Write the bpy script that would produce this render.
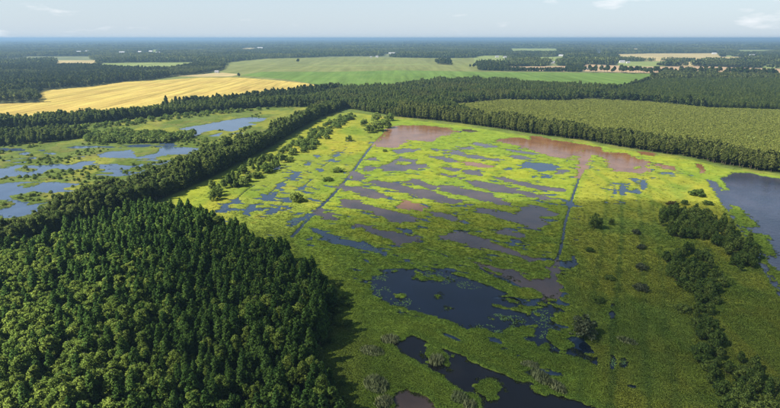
import bpy, math, random
import numpy as np
from mathutils import Vector

for o in list(bpy.data.objects): bpy.data.objects.remove(o)
scn = bpy.context.scene
C = scn.collection

# ---------------------------------------------------------------- camera
CAM_H = 100.0
PITCH = math.atan(166/520.0)
cam_d = bpy.data.cameras.new('camera'); cam = bpy.data.objects.new('camera', cam_d); C.objects.link(cam)
cam.location = (0, 0, CAM_H); cam.rotation_euler = (math.pi/2 - PITCH, 0, 0)
cam_d.sensor_width = 36.0; cam_d.lens = 36.0*520/780; cam_d.clip_start = 0.5; cam_d.clip_end = 90000
scn.camera = cam

# ---------------------------------------------------------------- sky and sun
SUN_EL = math.radians(45.0); SUN_AZ = math.radians(-112.0)      # azimuth clockwise from +Y: the sun stands to the left
SUN_DIR = Vector((math.sin(SUN_AZ)*math.cos(SUN_EL), math.cos(SUN_AZ)*math.cos(SUN_EL), math.sin(SUN_EL)))
world = bpy.data.worlds.new('World'); scn.world = world; world.use_nodes = True
nt = world.node_tree; nt.nodes.clear(); L = nt.links.new
CLOUD_OFF = 2.7
sky = nt.nodes.new('ShaderNodeTexSky'); sky.sky_type = 'NISHITA'; sky.sun_disc = False
sky.sun_elevation = SUN_EL; sky.sun_rotation = SUN_AZ; sky.altitude = 100; sky.air_density = 1.0; sky.dust_density = 0.6; sky.ozone_density = 1.6
bg = nt.nodes.new('ShaderNodeBackground'); bg.inputs['Strength'].default_value = 0.068
tc = nt.nodes.new('ShaderNodeTexCoord'); mp = nt.nodes.new('ShaderNodeMapping'); mp.inputs['Scale'].default_value = (1, 1, 4.2)
mp.inputs['Location'].default_value = (CLOUD_OFF, 0.0, 0.02)
cn = nt.nodes.new('ShaderNodeTexNoise'); cn.inputs['Scale'].default_value = 9; cn.inputs['Detail'].default_value = 7; cn.inputs['Roughness'].default_value = 0.58
cr = nt.nodes.new('ShaderNodeValToRGB'); cr.color_ramp.elements[0].position = 0.60; cr.color_ramp.elements[1].position = 0.78
cr.color_ramp.elements[0].color = (0, 0, 0, 1); cr.color_ramp.elements[1].color = (0.75, 0.75, 0.75, 1)
mx = nt.nodes.new('ShaderNodeMix'); mx.data_type = 'RGBA'; mx.inputs[7].default_value = (6.6, 6.7, 6.9, 1)
wo = nt.nodes.new('ShaderNodeOutputWorld')
L(tc.outputs['Generated'], mp.inputs['Vector']); L(mp.outputs['Vector'], cn.inputs['Vector']); L(cn.outputs['Fac'], cr.inputs['Fac'])
sx = nt.nodes.new('ShaderNodeSeparateXYZ'); L(tc.outputs['Generated'], sx.inputs[0])     # milky air low over the horizon, the same all round
me_ = nt.nodes.new('ShaderNodeMath'); me_.operation = 'MULTIPLY'; me_.inputs[1].default_value = -3.5; L(sx.outputs['Z'], me_.inputs[0])
mf_ = nt.nodes.new('ShaderNodeMath'); mf_.operation = 'EXPONENT'; L(me_.outputs[0], mf_.inputs[0])
mg_ = nt.nodes.new('ShaderNodeMath'); mg_.operation = 'MULTIPLY'; mg_.use_clamp = True; mg_.inputs[1].default_value = 0.9; L(mf_.outputs[0], mg_.inputs[0])
mk = nt.nodes.new('ShaderNodeMix'); mk.data_type = 'RGBA'; mk.inputs[7].default_value = (3.75, 4.45, 5.2, 1); L(mg_.outputs[0], mk.inputs[0]); L(sky.outputs['Color'], mk.inputs[6])
L(cr.outputs['Color'], mx.inputs[0]); L(mk.outputs[2], mx.inputs[6]); L(mx.outputs[2], bg.inputs['Color']); L(bg.outputs['Background'], wo.inputs['Surface'])
sun_d = bpy.data.lights.new('sun', 'SUN'); sun_d.energy = 5.0; sun_d.angle = math.radians(0.5); sun_d.color = (1.0, 0.93, 0.82)
sun = bpy.data.objects.new('sun', sun_d); C.objects.link(sun)
sun.rotation_euler = (-SUN_DIR).to_track_quat('-Z', 'Y').to_euler()
scn.view_settings.view_transform = 'Standard'; scn.view_settings.look = 'None'; scn.view_settings.gamma = 1.0
scn.view_settings.use_curve_mapping = False
scn.view_settings.exposure = 1.25
scn.render.engine = 'CYCLES'
cy = scn.cycles
cy.max_bounces = 5; cy.diffuse_bounces = 3; cy.glossy_bounces = 2; cy.transmission_bounces = 2; cy.volume_bounces = 1; cy.transparent_max_bounces = 6
cy.caustics_reflective = False; cy.caustics_refractive = False

# ---------------------------------------------------------------- the map, metres on the ground (x right, y ahead)
PONDS=[
 ('mud','muddy pinkish shallow pond at the far left end of the strip marsh',[(-2.9, 602.4), (4.0, 620.4), (24.0, 624.2), (40.1, 624.2), (47.5, 616.7), (66.5, 608.3), (74.7, 579.8), (61.3, 558.8), (52.3, 548.8), (42.2, 520.8), (28.9, 525.3), (17.2, 529.8), (13.2, 507.8), (4.0, 487.4), (-4.8, 491.4), (-14.6, 499.4), (-10.3, 529.8), (-3.7, 569.1)]),
 ('mud','wide reddish brown pond against the far tree belt',[(105.8, 522.6), (114.9, 529.8), (124.2, 541.1), (135.4, 543.9), (144.6, 531.7), (152.0, 553.8), (159.6, 548.8), (168.1, 529.8), (178.9, 520.8), (186.0, 512.1), (195.6, 501.9), (192.0, 483.5), (181.5, 463.5), (175.2, 454.4), (169.8, 447.6), (163.5, 437.7), (153.1, 441.0), (144.5, 450.9), (138.6, 461.3), (133.3, 475.9), (124.9, 499.4), (116.3, 512.1)]),
 ('mud','brown pond with a grey lower rim at the top of the right strip',[(186.9, 491.4), (193.2, 495.4), (202.9, 495.4), (201.5, 479.7), (206.3, 468.5), (216.9, 464.9), (212.3, 444.2), (219.3, 434.6), (209.4, 416.3), (202.8, 399.4), (196.5, 391.5), (186.0, 394.1), (177.8, 399.4), (181.8, 419.3), (187.9, 437.7), (186.9, 457.8), (179.4, 457.8), (177.5, 464.9)]),
 ('mud','thin brown pool along the foot of the far tree belt',[(229.3, 472.2), (237.9, 470.7), (241.0, 461.3), (233.9, 453.0), (225.3, 459.9)]),
 ('mud','narrow brown inlet running down into the straight ditch',[(175.5, 461.3), (181.8, 468.5), (182.2, 461.3), (159.1, 413.4), (145.3, 381.3), (141.1, 378.8), (157.0, 419.3)]),
 ('grey','shallow blue grey pool under the muddy far pond',[(5.5, 479.7), (17.4, 487.4), (26.6, 481.2), (21.5, 470.7), (9.1, 467.1)]),
 ('grey','grey pond enclosing a small mat island near the left ditch',[(-6.5, 396.7), (-4.1, 419.3), (1.4, 425.3), (2.9, 437.7), (11.7, 445.6), (23.0, 439.0), (20.8, 422.2), (29.1, 422.2), (29.7, 410.5), (18.7, 404.9), (5.3, 399.4)]),
 ('grey','small grey pool beside the left ditch',[(-20.8, 406.6), (-17.0, 413.4), (-10.8, 408.8), (-13.1, 396.7), (-19.1, 399.4)]),
 ('grey','sliver of grey water beside the upper left ditch',[(-20.9, 441.0), (-14.7, 448.2), (-8.7, 442.9), (-17.2, 436.5)]),
 ('grey','small grey pool touching the left ditch',[(-31.4, 396.7), (-27.5, 396.7), (-18.5, 386.3), (-18.2, 378.8), (-24.6, 371.6), (-28.8, 378.8)]),
 ('blue','small blue patch in the yellow green mats right of the diagonal belt',[(-44.1, 457.8), (-44.4, 453.8), (-46.0, 451.7), (-48.1, 452.4), (-49.7, 455.7), (-50.1, 460.0), (-49.1, 463.3), (-47.2, 464.1), (-45.2, 461.9)]),
 ('blue','small blue patch in the yellow green mats right of the diagonal belt',[(-48.1, 436.5), (-48.2, 433.2), (-49.4, 431.5), (-51.0, 432.1), (-52.3, 434.7), (-52.7, 438.2), (-52.0, 440.9), (-50.5, 441.5), (-48.9, 439.8)]),
 ('blue','small blue patch in the yellow green mats right of the diagonal belt',[(-61.1, 452.3), (-61.2, 447.1), (-62.7, 444.4), (-65.0, 445.3), (-67.0, 449.5), (-67.8, 455.1), (-66.9, 459.5), (-64.8, 460.5), (-62.5, 457.6)]),
 ('blue','small blue patch in the yellow green mats right of the diagonal belt',[(-65.4, 424.0), (-65.4, 419.0), (-66.6, 416.4), (-68.6, 417.3), (-70.4, 421.4), (-71.3, 426.7), (-70.7, 431.0), (-68.9, 431.9), (-66.8, 429.1)]),
 ('blue','small blue patch in the yellow green mats right of the diagonal belt',[(-53.0, 401.1), (-53.1, 397.9), (-53.9, 396.3), (-55.2, 396.9), (-56.4, 399.4), (-56.8, 402.8), (-56.3, 405.4), (-55.2, 406.0), (-53.8, 404.2)]),
 ('blue','small blue patch in the yellow green mats right of the diagonal belt',[(-87.1, 410.5), (-87.2, 404.8), (-89.8, 401.7), (-93.6, 402.8), (-96.9, 407.4), (-98.3, 413.7), (-97.0, 418.6), (-93.5, 419.7), (-89.6, 416.5)]),  # blue patch, drawn the same way as the pond sheets
 ('blue','small forked blue pool left of the straight ditch',[(-74.6, 378.8), (-74.8, 397.8), (-68.5, 395.7), (-69.5, 383.3), (-71.6, 372.5)]),
 ('blue','small blue pool in a chain of pools in the left strip',[(-80.7, 361.4), (-78.1, 367.8), (-75.3, 360.5), (-77.7, 353.5)]),
 ('blue','branched blue pool above the forest corner',[(-85.8, 333.0), (-83.1, 331.1), (-81.2, 327.3), (-80.1, 337.7), (-77.0, 337.7), (-75.7, 327.3), (-79.3, 319.2), (-82.9, 322.9)]),
 ('blue','blue pool nearest the forest corner',[(-88.0, 292.7), (-88.4, 302.8), (-86.7, 310.2), (-83.1, 308.5), (-80.0, 302.8), (-82.8, 299.0), (-85.4, 293.3)]),
 ('blue','blue grey pool right of the forest corner',[(-76.0, 299.0), (-72.8, 303.8), (-68.8, 306.8), (-67.3, 302.8), (-68.7, 294.3), (-72.3, 292.4)]),
 ('blue','tiny blue pool left of the lone round shrub',[(-68.8, 319.2), (-67.1, 328.1), (-64.4, 323.6), (-66.3, 315.7)]),
 ('blue','tiny blue pool above the lone round shrub',[(-64.5, 350.5), (-60.3, 357.0), (-59.6, 345.0), (-62.0, 344.2)]),
 ('blue','tiny blue pool by the bushes above the forest',[(-101.0, 317.5), (-100.6, 324.3), (-95.9, 320.0), (-96.6, 313.9)]),
 ('blue','blue pool at the edge of the forest block',[(-105.3, 305.5), (-103.9, 315.3), (-99.8, 312.9), (-100.9, 307.1), (-102.5, 300.6)]),
 ('blue','patchy blue pool left of the ditch end',[(-57.9, 273.1), (-55.0, 278.6), (-53.4, 285.8), (-49.5, 292.4), (-47.2, 291.8), (-49.9, 282.3), (-53.2, 273.7)]),
 ('blue','small patchy pool near the ditch end',[(-57.4, 291.2), (-55.2, 296.8), (-51.0, 296.8), (-54.3, 291.2)]),
 ('grey','grey pool opening off the lower left ditch',[(-45.3, 298.0), (-42.7, 301.2), (-40.5, 295.5), (-33.7, 292.4), (-31.7, 287.3), (-32.7, 283.5), (-37.9, 286.7), (-43.5, 291.8)]),
 ('blue','curved dark blue pool right of the ditch end',[(-47.5, 272.9), (-40.1, 268.1), (-36.4, 265.0), (-30.7, 256.7), (-23.4, 252.4), (-16.9, 248.3), (-14.0, 250.3), (-9.1, 243.6), (-7.5, 239.6), (-1.0, 235.8), (-1.9, 232.1), (-7.3, 234.6), (-12.4, 238.4), (-16.4, 239.6), (-22.8, 244.9), (-30.0, 250.3), (-36.0, 256.7), (-41.8, 264.2)]),
 ('grey','grey tongue shaped pond beside the left ditch',[(-36.2, 352.6), (-32.8, 358.8), (-29.5, 354.4), (-18.8, 352.2), (-16.5, 345.0), (-6.8, 337.0), (-3.0, 331.1), (-4.9, 325.5), (-8.7, 325.5), (-20.2, 336.2), (-28.7, 344.2)]),
 ('grey','long purple grey pond across the middle of the marsh',[(-15.1, 364.6), (-12.3, 371.6), (-7.4, 370.2), (4.8, 360.1), (10.6, 354.4), (16.2, 348.0), (24.2, 345.9), (29.7, 341.8), (31.2, 333.0), (37.3, 327.3), (45.2, 320.7), (45.7, 316.4), (38.0, 313.9), (32.2, 319.2), (26.0, 322.9), (21.9, 326.6), (15.7, 334.2), (8.0, 340.1), (0.0, 348.4), (-8.3, 354.8)]),
 ('grey','grey pond arm above the long purple pond',[(11.6, 366.9), (17.4, 374.9), (23.3, 370.2), (28.6, 358.8), (33.0, 354.4), (32.8, 345.0), (27.6, 345.0), (23.6, 354.8), (14.4, 361.4)]),
 ('grey','long dark grey pond right of the marsh centre',[(32.5, 353.4), (36.9, 357.9), (44.8, 356.5), (49.0, 350.1), (55.4, 345.8), (67.3, 335.4), (71.3, 321.8), (75.9, 313.3), (76.0, 308.1), (70.4, 312.2), (65.1, 317.5), (59.1, 319.6), (52.8, 328.4), (46.7, 332.3), (40.6, 337.0), (34.5, 344.3)]),
 ('grey','large slanting purple pond left of the marsh centre',[(-32.3, 318.2), (-29.8, 323.2), (-22.6, 320.7), (-16.9, 313.6), (-7.2, 305.1), (-2.0, 301.9), (6.0, 295.5), (12.8, 289.4), (15.6, 284.4), (12.4, 280.9), (5.7, 277.2), (1.0, 280.9), (-2.9, 288.2), (-11.1, 299.0), (-18.4, 302.2), (-26.9, 307.1)]),
 ('mud','pinkish pond in the marsh centre',[(5.6, 311.2), (9.7, 319.6), (14.8, 315.3), (20.8, 306.1), (19.9, 299.0), (15.2, 300.6), (7.2, 306.5)]),
 ('grey','dim grey pond below the pinkish centre pond',[(21.0, 298.0), (26.2, 298.6), (33.8, 293.9), (39.1, 287.9), (39.8, 283.5), (36.2, 280.1), (31.0, 285.2)]),
 ('grey','grey crescent pond above the dark lake',[(-20.3, 276.1), (-15.8, 276.1), (-10.0, 270.4), (-5.5, 265.7), (1.6, 265.0), (8.0, 258.9), (12.7, 256.7), (15.1, 253.1), (10.2, 247.6), (4.1, 246.5), (1.0, 251.0), (-5.3, 256.7), (-10.8, 264.2), (-16.7, 271.6)]),
 ('grey','grey sliver at the top of the marsh centre',[(57.8, 400.5), (66.9, 397.8), (71.8, 386.3), (68.3, 382.3), (61.7, 389.4)]),
 ('grey','long thin purple pond in the upper right of the marsh',[(78.9, 376.4), (85.5, 379.8), (92.1, 370.2), (100.8, 361.0), (108.5, 354.4), (118.3, 348.0), (120.0, 341.8), (114.2, 342.2), (106.6, 347.5), (98.9, 349.2), (91.3, 361.4), (83.8, 366.0)]),
 ('grey','long purple pond above the bright mats',[(56.7, 364.6), (62.5, 369.7), (70.4, 365.5), (78.7, 358.8), (85.1, 350.1), (91.3, 341.8), (98.8, 335.8), (105.5, 328.1), (107.7, 323.6), (103.5, 321.0), (97.4, 326.6), (90.7, 330.3), (84.7, 338.1), (77.4, 341.0), (64.0, 349.2)]),
 ('grey','large blue grey pond on the edge of the cloud shadow',[(49.0, 311.2), (52.7, 306.8), (61.6, 304.5), (64.2, 296.4), (74.6, 293.6), (80.2, 299.6), (81.2, 306.8), (87.5, 309.1), (91.0, 306.8), (94.8, 301.9), (100.5, 293.3), (96.0, 288.8), (88.4, 289.7), (86.1, 285.8), (88.1, 275.9), (84.8, 269.9), (80.2, 269.9), (76.2, 272.6), (68.8, 280.9), (60.9, 289.7), (54.6, 299.0)]),
 ('blue','round blue pool on the right ditch',[(116.1, 312.9), (114.2, 309.0), (112.1, 306.9), (110.8, 307.6), (110.8, 310.8), (112.1, 315.0), (114.3, 318.4), (116.2, 319.1), (116.9, 317.0)]),
 ('blue','tiny pool beside the round ditch pool',[(114.1, 320.7), (113.3, 319.1), (112.4, 318.2), (111.8, 318.5), (111.8, 319.8), (112.3, 321.6), (113.2, 322.9), (114.0, 323.2), (114.4, 322.3)]),
 ('grey','small purple pool near the right ditch',[(138.2, 394.6), (136.2, 391.9), (133.0, 390.5), (130.0, 391.0), (128.7, 393.2), (129.5, 396.1), (132.3, 398.3), (135.6, 398.8), (138.0, 397.4)]),
 ('blue','small blue pool below the bright blue pond',[(122.6, 380.3), (120.7, 377.5), (117.6, 376.0), (114.7, 376.5), (113.4, 378.8), (114.2, 381.8), (116.9, 384.2), (120.1, 384.7), (122.4, 383.2)]),
 ('blue','bright blue pond with ragged edges left of the right ditch',[(107.7, 419.3), (116.0, 431.4), (126.3, 427.7), (135.7, 421.6), (136.7, 410.5), (126.9, 401.1), (118.5, 394.6), (115.1, 406.6), (107.8, 409.4)]),
 ('grey','thin grey water streak among the far mats',[(81.1, 512.1), (89.0, 518.1), (93.8, 506.9), (103.7, 498.6), (104.0, 490.6), (94.0, 489.8), (84.5, 500.3)]),
 ('grey','thin grey water streak among the far mats',[(67.6, 495.4), (76.9, 493.0), (77.3, 482.7), (67.5, 482.0)]),
 ('grey','thin grey water streak among the far mats',[(62.4, 460.6), (78.0, 459.2), (84.6, 445.6), (94.1, 442.3), (94.4, 431.4), (85.8, 436.5), (73.9, 442.9), (64.9, 450.9)]),
 ('grey','thin grey water streak among the far mats',[(107.4, 457.8), (117.6, 455.7), (124.3, 440.3), (115.7, 441.6), (107.0, 448.2)]),
 ('grey','thin grey water streak among the far mats',[(55.7, 402.2), (63.6, 402.2), (70.4, 395.2), (71.5, 384.8), (65.0, 385.3), (58.4, 393.0)]),
 ('grey','thin grey water streak among the far mats',[(138.4, 395.7), (136.5, 392.6), (133.7, 391.0), (131.2, 391.6), (130.3, 394.1), (131.3, 397.3), (133.8, 399.9), (136.7, 400.4), (138.5, 398.8)]),
 ('grey','thin grey water streak among the far mats',[(107.0, 485.1), (117.5, 481.2), (128.7, 470.0), (138.8, 462.0), (128.6, 457.8), (116.6, 470.7)]),
 ('grey','thin grey water streak among the far mats',[(80.2, 593.2), (92.1, 596.6), (99.3, 582.0), (88.9, 574.4)]),
 ('grey','thin grey water streak among the far mats',[(88.3, 503.6), (98.5, 497.0), (90.9, 490.6)]),
 ('mud','thin pinkish water streak among the far mats',[(59.2, 429.5), (65.1, 431.4), (75.4, 425.3), (85.1, 416.3), (82.0, 408.3), (73.0, 410.5), (63.6, 421.0)]),
 ('grey','thin grey water streak in the far mats left of centre',[(32.5, 455.7), (47.0, 448.9), (59.7, 431.4), (57.4, 426.5), (43.2, 439.7)]),
 ('grey','thin grey water streak in the far mats left of centre',[(67.7, 466.3), (65.3, 461.3), (60.5, 458.6), (55.5, 459.5), (52.7, 463.6), (53.2, 469.1), (57.1, 473.3), (62.4, 474.3), (66.6, 471.5)]),
 ('grey','thin grey water streak in the far mats left of centre',[(40.1, 413.4), (48.5, 409.4), (56.3, 402.2), (52.5, 397.8), (43.9, 403.8)]),
 ('grey','thin grey water streak in the far mats left of centre',[(37.2, 391.5), (50.6, 382.3), (52.9, 375.4), (43.0, 382.3)]),
 ('grey','thin grey water streak in the far mats left of centre',[(43.7, 479.7), (54.4, 477.4), (63.0, 483.5), (52.3, 472.2)]),
 ('grey','small dark pool below the bright pond mats',[(56.9, 262.7), (63.6, 265.7), (67.3, 261.9), (70.6, 256.5), (67.2, 254.1), (62.1, 258.4)]),
 ('grey','long purple channel pond in the shaded marsh',[(28.0, 256.0), (32.3, 261.9), (37.7, 261.9), (42.8, 259.9), (48.8, 253.4), (52.7, 246.5), (58.1, 239.9), (62.3, 236.7), (63.4, 232.5), (68.5, 228.9), (69.8, 225.8), (65.6, 223.9), (62.9, 228.7), (58.8, 231.7), (54.0, 235.8), (48.2, 240.1), (43.5, 242.2), (39.8, 245.6), (36.0, 249.0), (31.1, 251.0)]),
 ('grey','shaded pond bending up into the right ditch',[(39.5, 222.7), (42.5, 220.9), (46.1, 219.9), (50.8, 216.3), (55.1, 215.4), (58.3, 212.8), (58.5, 207.7), (61.3, 204.4), (66.6, 205.2), (70.2, 206.8), (74.3, 219.6), (77.8, 223.7), (74.3, 213.3), (72.4, 204.9), (69.6, 195.5), (66.2, 189.3), (63.2, 188.2), (61.8, 192.9), (58.8, 197.4), (56.3, 201.3), (54.3, 205.3), (50.9, 209.5), (46.5, 213.8)]),
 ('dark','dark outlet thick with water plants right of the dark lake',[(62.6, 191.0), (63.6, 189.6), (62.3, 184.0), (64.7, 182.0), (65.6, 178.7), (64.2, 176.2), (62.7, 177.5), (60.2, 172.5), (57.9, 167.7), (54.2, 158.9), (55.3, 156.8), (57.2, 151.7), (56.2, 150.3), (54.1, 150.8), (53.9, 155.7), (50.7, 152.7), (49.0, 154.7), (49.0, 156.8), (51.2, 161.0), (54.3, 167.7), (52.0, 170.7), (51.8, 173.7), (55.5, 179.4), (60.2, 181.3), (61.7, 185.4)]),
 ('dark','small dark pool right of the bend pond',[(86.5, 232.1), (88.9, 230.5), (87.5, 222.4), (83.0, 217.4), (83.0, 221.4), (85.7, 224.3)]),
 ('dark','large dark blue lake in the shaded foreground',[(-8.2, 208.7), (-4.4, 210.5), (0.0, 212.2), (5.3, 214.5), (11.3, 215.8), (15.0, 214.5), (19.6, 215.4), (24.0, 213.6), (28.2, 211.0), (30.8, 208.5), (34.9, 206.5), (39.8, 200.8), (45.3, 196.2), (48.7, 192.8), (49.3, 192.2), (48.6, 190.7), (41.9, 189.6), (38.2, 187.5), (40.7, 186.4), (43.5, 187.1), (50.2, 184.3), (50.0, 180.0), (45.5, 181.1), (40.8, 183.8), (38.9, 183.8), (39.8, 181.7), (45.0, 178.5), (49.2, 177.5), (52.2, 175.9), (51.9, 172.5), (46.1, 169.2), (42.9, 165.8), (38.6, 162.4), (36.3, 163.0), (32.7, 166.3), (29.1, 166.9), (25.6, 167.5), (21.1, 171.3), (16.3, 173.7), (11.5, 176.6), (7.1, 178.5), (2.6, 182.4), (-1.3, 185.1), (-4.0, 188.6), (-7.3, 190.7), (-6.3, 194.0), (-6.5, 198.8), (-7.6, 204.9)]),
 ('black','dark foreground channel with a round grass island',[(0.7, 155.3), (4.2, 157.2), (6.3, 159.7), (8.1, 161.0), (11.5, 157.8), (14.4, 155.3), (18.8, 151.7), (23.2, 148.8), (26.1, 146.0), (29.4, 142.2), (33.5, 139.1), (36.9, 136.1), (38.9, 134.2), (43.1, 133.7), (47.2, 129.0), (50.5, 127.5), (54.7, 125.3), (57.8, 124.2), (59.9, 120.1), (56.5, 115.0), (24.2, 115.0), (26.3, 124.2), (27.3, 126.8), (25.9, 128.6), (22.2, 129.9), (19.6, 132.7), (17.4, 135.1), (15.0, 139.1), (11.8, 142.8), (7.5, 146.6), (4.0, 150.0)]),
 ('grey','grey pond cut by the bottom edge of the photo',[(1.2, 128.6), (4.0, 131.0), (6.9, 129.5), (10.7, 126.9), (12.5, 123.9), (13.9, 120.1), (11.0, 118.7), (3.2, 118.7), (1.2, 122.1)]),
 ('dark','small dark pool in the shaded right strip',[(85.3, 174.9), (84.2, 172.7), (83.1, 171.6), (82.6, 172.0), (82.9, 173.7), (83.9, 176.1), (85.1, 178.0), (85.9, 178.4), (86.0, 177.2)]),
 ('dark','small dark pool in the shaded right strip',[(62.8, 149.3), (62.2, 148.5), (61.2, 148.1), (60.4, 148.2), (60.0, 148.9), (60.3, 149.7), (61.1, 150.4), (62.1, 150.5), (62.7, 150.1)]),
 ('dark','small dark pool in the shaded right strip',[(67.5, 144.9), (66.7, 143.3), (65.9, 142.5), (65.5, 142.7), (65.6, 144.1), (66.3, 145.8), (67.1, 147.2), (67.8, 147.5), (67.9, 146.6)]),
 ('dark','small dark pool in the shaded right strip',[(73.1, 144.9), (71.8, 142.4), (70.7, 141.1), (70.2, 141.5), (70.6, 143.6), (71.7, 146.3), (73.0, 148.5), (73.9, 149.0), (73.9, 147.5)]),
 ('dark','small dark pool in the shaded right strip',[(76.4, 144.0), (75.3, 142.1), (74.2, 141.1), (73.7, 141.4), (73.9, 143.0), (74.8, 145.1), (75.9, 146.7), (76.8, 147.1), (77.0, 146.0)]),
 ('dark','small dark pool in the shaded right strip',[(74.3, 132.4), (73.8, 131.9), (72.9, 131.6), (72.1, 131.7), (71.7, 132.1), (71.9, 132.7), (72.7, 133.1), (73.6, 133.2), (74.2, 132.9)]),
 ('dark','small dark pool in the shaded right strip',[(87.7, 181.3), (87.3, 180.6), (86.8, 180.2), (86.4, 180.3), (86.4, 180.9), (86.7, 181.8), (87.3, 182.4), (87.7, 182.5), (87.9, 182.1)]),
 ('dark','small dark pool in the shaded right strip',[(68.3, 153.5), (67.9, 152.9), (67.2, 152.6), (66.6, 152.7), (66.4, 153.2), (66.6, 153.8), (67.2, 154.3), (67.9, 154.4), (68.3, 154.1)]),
 ('blue','small vivid blue pool at the top of the right strip',[(157.4, 347.1), (153.2, 337.7), (150.6, 332.9), (150.5, 334.5), (153.1, 342.0), (157.3, 352.3), (161.2, 360.6), (162.8, 362.5), (161.2, 357.0)]),
 ('blue','small vivid blue pool at the top of the right strip',[(163.0, 345.0), (158.6, 336.2), (155.4, 331.7), (154.5, 333.3), (156.5, 340.3), (160.6, 349.9), (164.9, 357.6), (167.2, 359.4), (166.4, 354.3)]),
 ('blue','small vivid blue pool at the top of the right strip',[(171.0, 341.8), (168.4, 337.4), (165.8, 335.1), (164.3, 335.9), (164.7, 339.4), (166.8, 344.1), (169.6, 347.8), (171.9, 348.7), (172.4, 346.3)]),
 ('blue','small vivid blue pool at the top of the right strip',[(182.5, 357.9), (177.7, 348.4), (174.7, 343.6), (174.7, 345.3), (177.6, 352.8), (182.3, 363.1), (186.7, 371.3), (188.5, 373.2), (186.8, 367.8)]),
 ('blue','small vivid blue pool at the top of the right strip',[(183.6, 372.5), (181.8, 369.2), (180.1, 367.5), (179.4, 368.1), (180.0, 370.8), (181.6, 374.3), (183.5, 377.1), (184.8, 377.8), (184.8, 375.9)]),
 ('blue','small vivid blue pool at the top of the right strip',[(165.5, 416.3), (163.9, 413.0), (162.6, 411.2), (162.0, 411.8), (162.4, 414.5), (163.7, 418.1), (165.3, 420.9), (166.4, 421.6), (166.4, 419.7)]),
 ('blue','small vivid blue pool at the top of the right strip',[(218.3, 388.9), (215.8, 384.9), (213.7, 382.9), (212.9, 383.6), (213.7, 386.8), (215.9, 391.0), (218.4, 394.3), (220.0, 395.1), (220.0, 392.9)]),
 ('mud','thin dark brown pool left of the right lake corner',[(221.3, 421.6), (225.9, 419.3), (232.6, 410.5), (226.1, 401.1), (220.9, 406.6)]),
 ('mud','dark notch of water at the right lake corner',[(256.2, 423.4), (257.9, 419.3), (244.8, 393.0), (240.2, 390.4), (247.8, 404.9)]),
 ('lake','large rippled blue lake at the right edge',[(234.8, 372.4), (238.9, 366.8), (233.9, 352.6), (231.4, 345.0), (239.9, 357.9), (247.4, 377.4), (262.0, 386.3), (267.7, 394.1), (279.3, 391.6), (285.3, 381.2), (291.0, 375.3), (310.0, 352.6), (330.5, 321.8), (296.2, 251.7), (183.3, 164.3), (147.4, 164.3), (156.3, 183.5), (161.2, 197.3), (165.7, 208.1), (174.0, 226.2), (180.8, 240.9), (189.1, 260.4), (193.3, 271.2), (201.6, 291.8), (213.8, 321.8), (224.5, 347.5)]),
 ('left','wide blue pond with an island at the left edge',[(-309.6, 385.3), (-313.3, 406.6), (-309.4, 410.5), (-309.4, 420.4), (-300.3, 419.3), (-288.8, 416.3), (-281.8, 420.4), (-274.3, 424.0), (-263.1, 419.3), (-263.1, 431.4), (-258.2, 435.2), (-250.1, 431.4), (-251.5, 416.3), (-247.1, 406.0), (-251.8, 402.2), (-260.8, 403.8), (-270.9, 409.4), (-272.3, 401.1), (-269.9, 393.0), (-270.1, 385.3), (-278.2, 380.3), (-286.2, 382.8), (-290.7, 380.3), (-295.9, 366.9)]),
 ('left','small pale pool in the left marsh',[(-327.2, 463.5), (-325.6, 459.4), (-327.0, 457.2), (-330.7, 458.0), (-335.1, 461.3), (-338.1, 465.7), (-338.2, 469.1), (-335.5, 469.9), (-331.1, 467.6)]),
 ('left','small pale forked pool in the left marsh',[(-330.9, 481.2), (-324.3, 481.2), (-314.9, 469.2), (-305.0, 467.1), (-301.8, 457.8), (-310.7, 462.0)]),
 ('left','curving blue pond beside the diagonal belt',[(-262.9, 457.8), (-260.6, 470.7), (-253.6, 475.1), (-243.3, 478.8), (-237.8, 475.1), (-232.6, 462.0), (-222.3, 449.6), (-217.1, 457.8), (-212.7, 466.3), (-217.6, 489.0), (-215.4, 497.6), (-197.1, 492.8), (-184.0, 488.5), (-179.5, 479.7), (-186.6, 465.0), (-198.6, 460.8), (-205.0, 448.4), (-216.9, 441.6), (-228.0, 443.2), (-241.0, 446.4), (-253.4, 448.4)]),
 ('left','long blue grey pond in the upper left marsh',[(-243.0, 599.8), (-236.7, 614.1), (-226.4, 629.0), (-214.0, 655.1), (-199.8, 680.8), (-186.0, 693.4), (-161.0, 682.5), (-161.9, 658.4), (-176.4, 646.2), (-162.2, 629.0), (-173.6, 608.3), (-175.5, 578.3), (-181.5, 579.6), (-188.3, 590.9), (-202.0, 590.9), (-207.7, 574.4), (-206.3, 551.6), (-221.4, 557.6), (-217.3, 579.6), (-225.5, 592.9), (-236.0, 587.5)]),
 ('left','broad blue pond with green spits at the left edge',[(-283.1, 345.0), (-281.0, 361.4), (-276.1, 364.6), (-269.7, 366.0), (-253.9, 366.0), (-244.2, 366.0), (-231.7, 363.2), (-223.2, 361.4), (-223.2, 354.8), (-227.6, 348.4), (-220.6, 341.0), (-227.1, 338.1), (-231.6, 338.1), (-243.3, 342.2), (-246.1, 336.2), (-252.2, 330.3), (-247.2, 324.7), (-237.9, 317.5), (-230.2, 317.5), (-227.7, 310.5), (-220.6, 300.6), (-213.4, 299.6), (-209.5, 293.6), (-215.1, 292.7), (-218.9, 288.2), (-227.8, 289.7), (-231.9, 292.7), (-243.6, 296.4), (-248.4, 302.8), (-238.5, 301.9), (-235.3, 306.1), (-236.9, 312.9), (-241.6, 318.2), (-253.2, 322.5), (-265.7, 321.8)]),
 ('left','lowest blue pond at the left edge',[(-226.3, 273.1), (-218.4, 276.4), (-212.8, 276.4), (-208.0, 270.4), (-207.4, 264.7), (-209.2, 262.2), (-214.9, 257.7)]),
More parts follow.
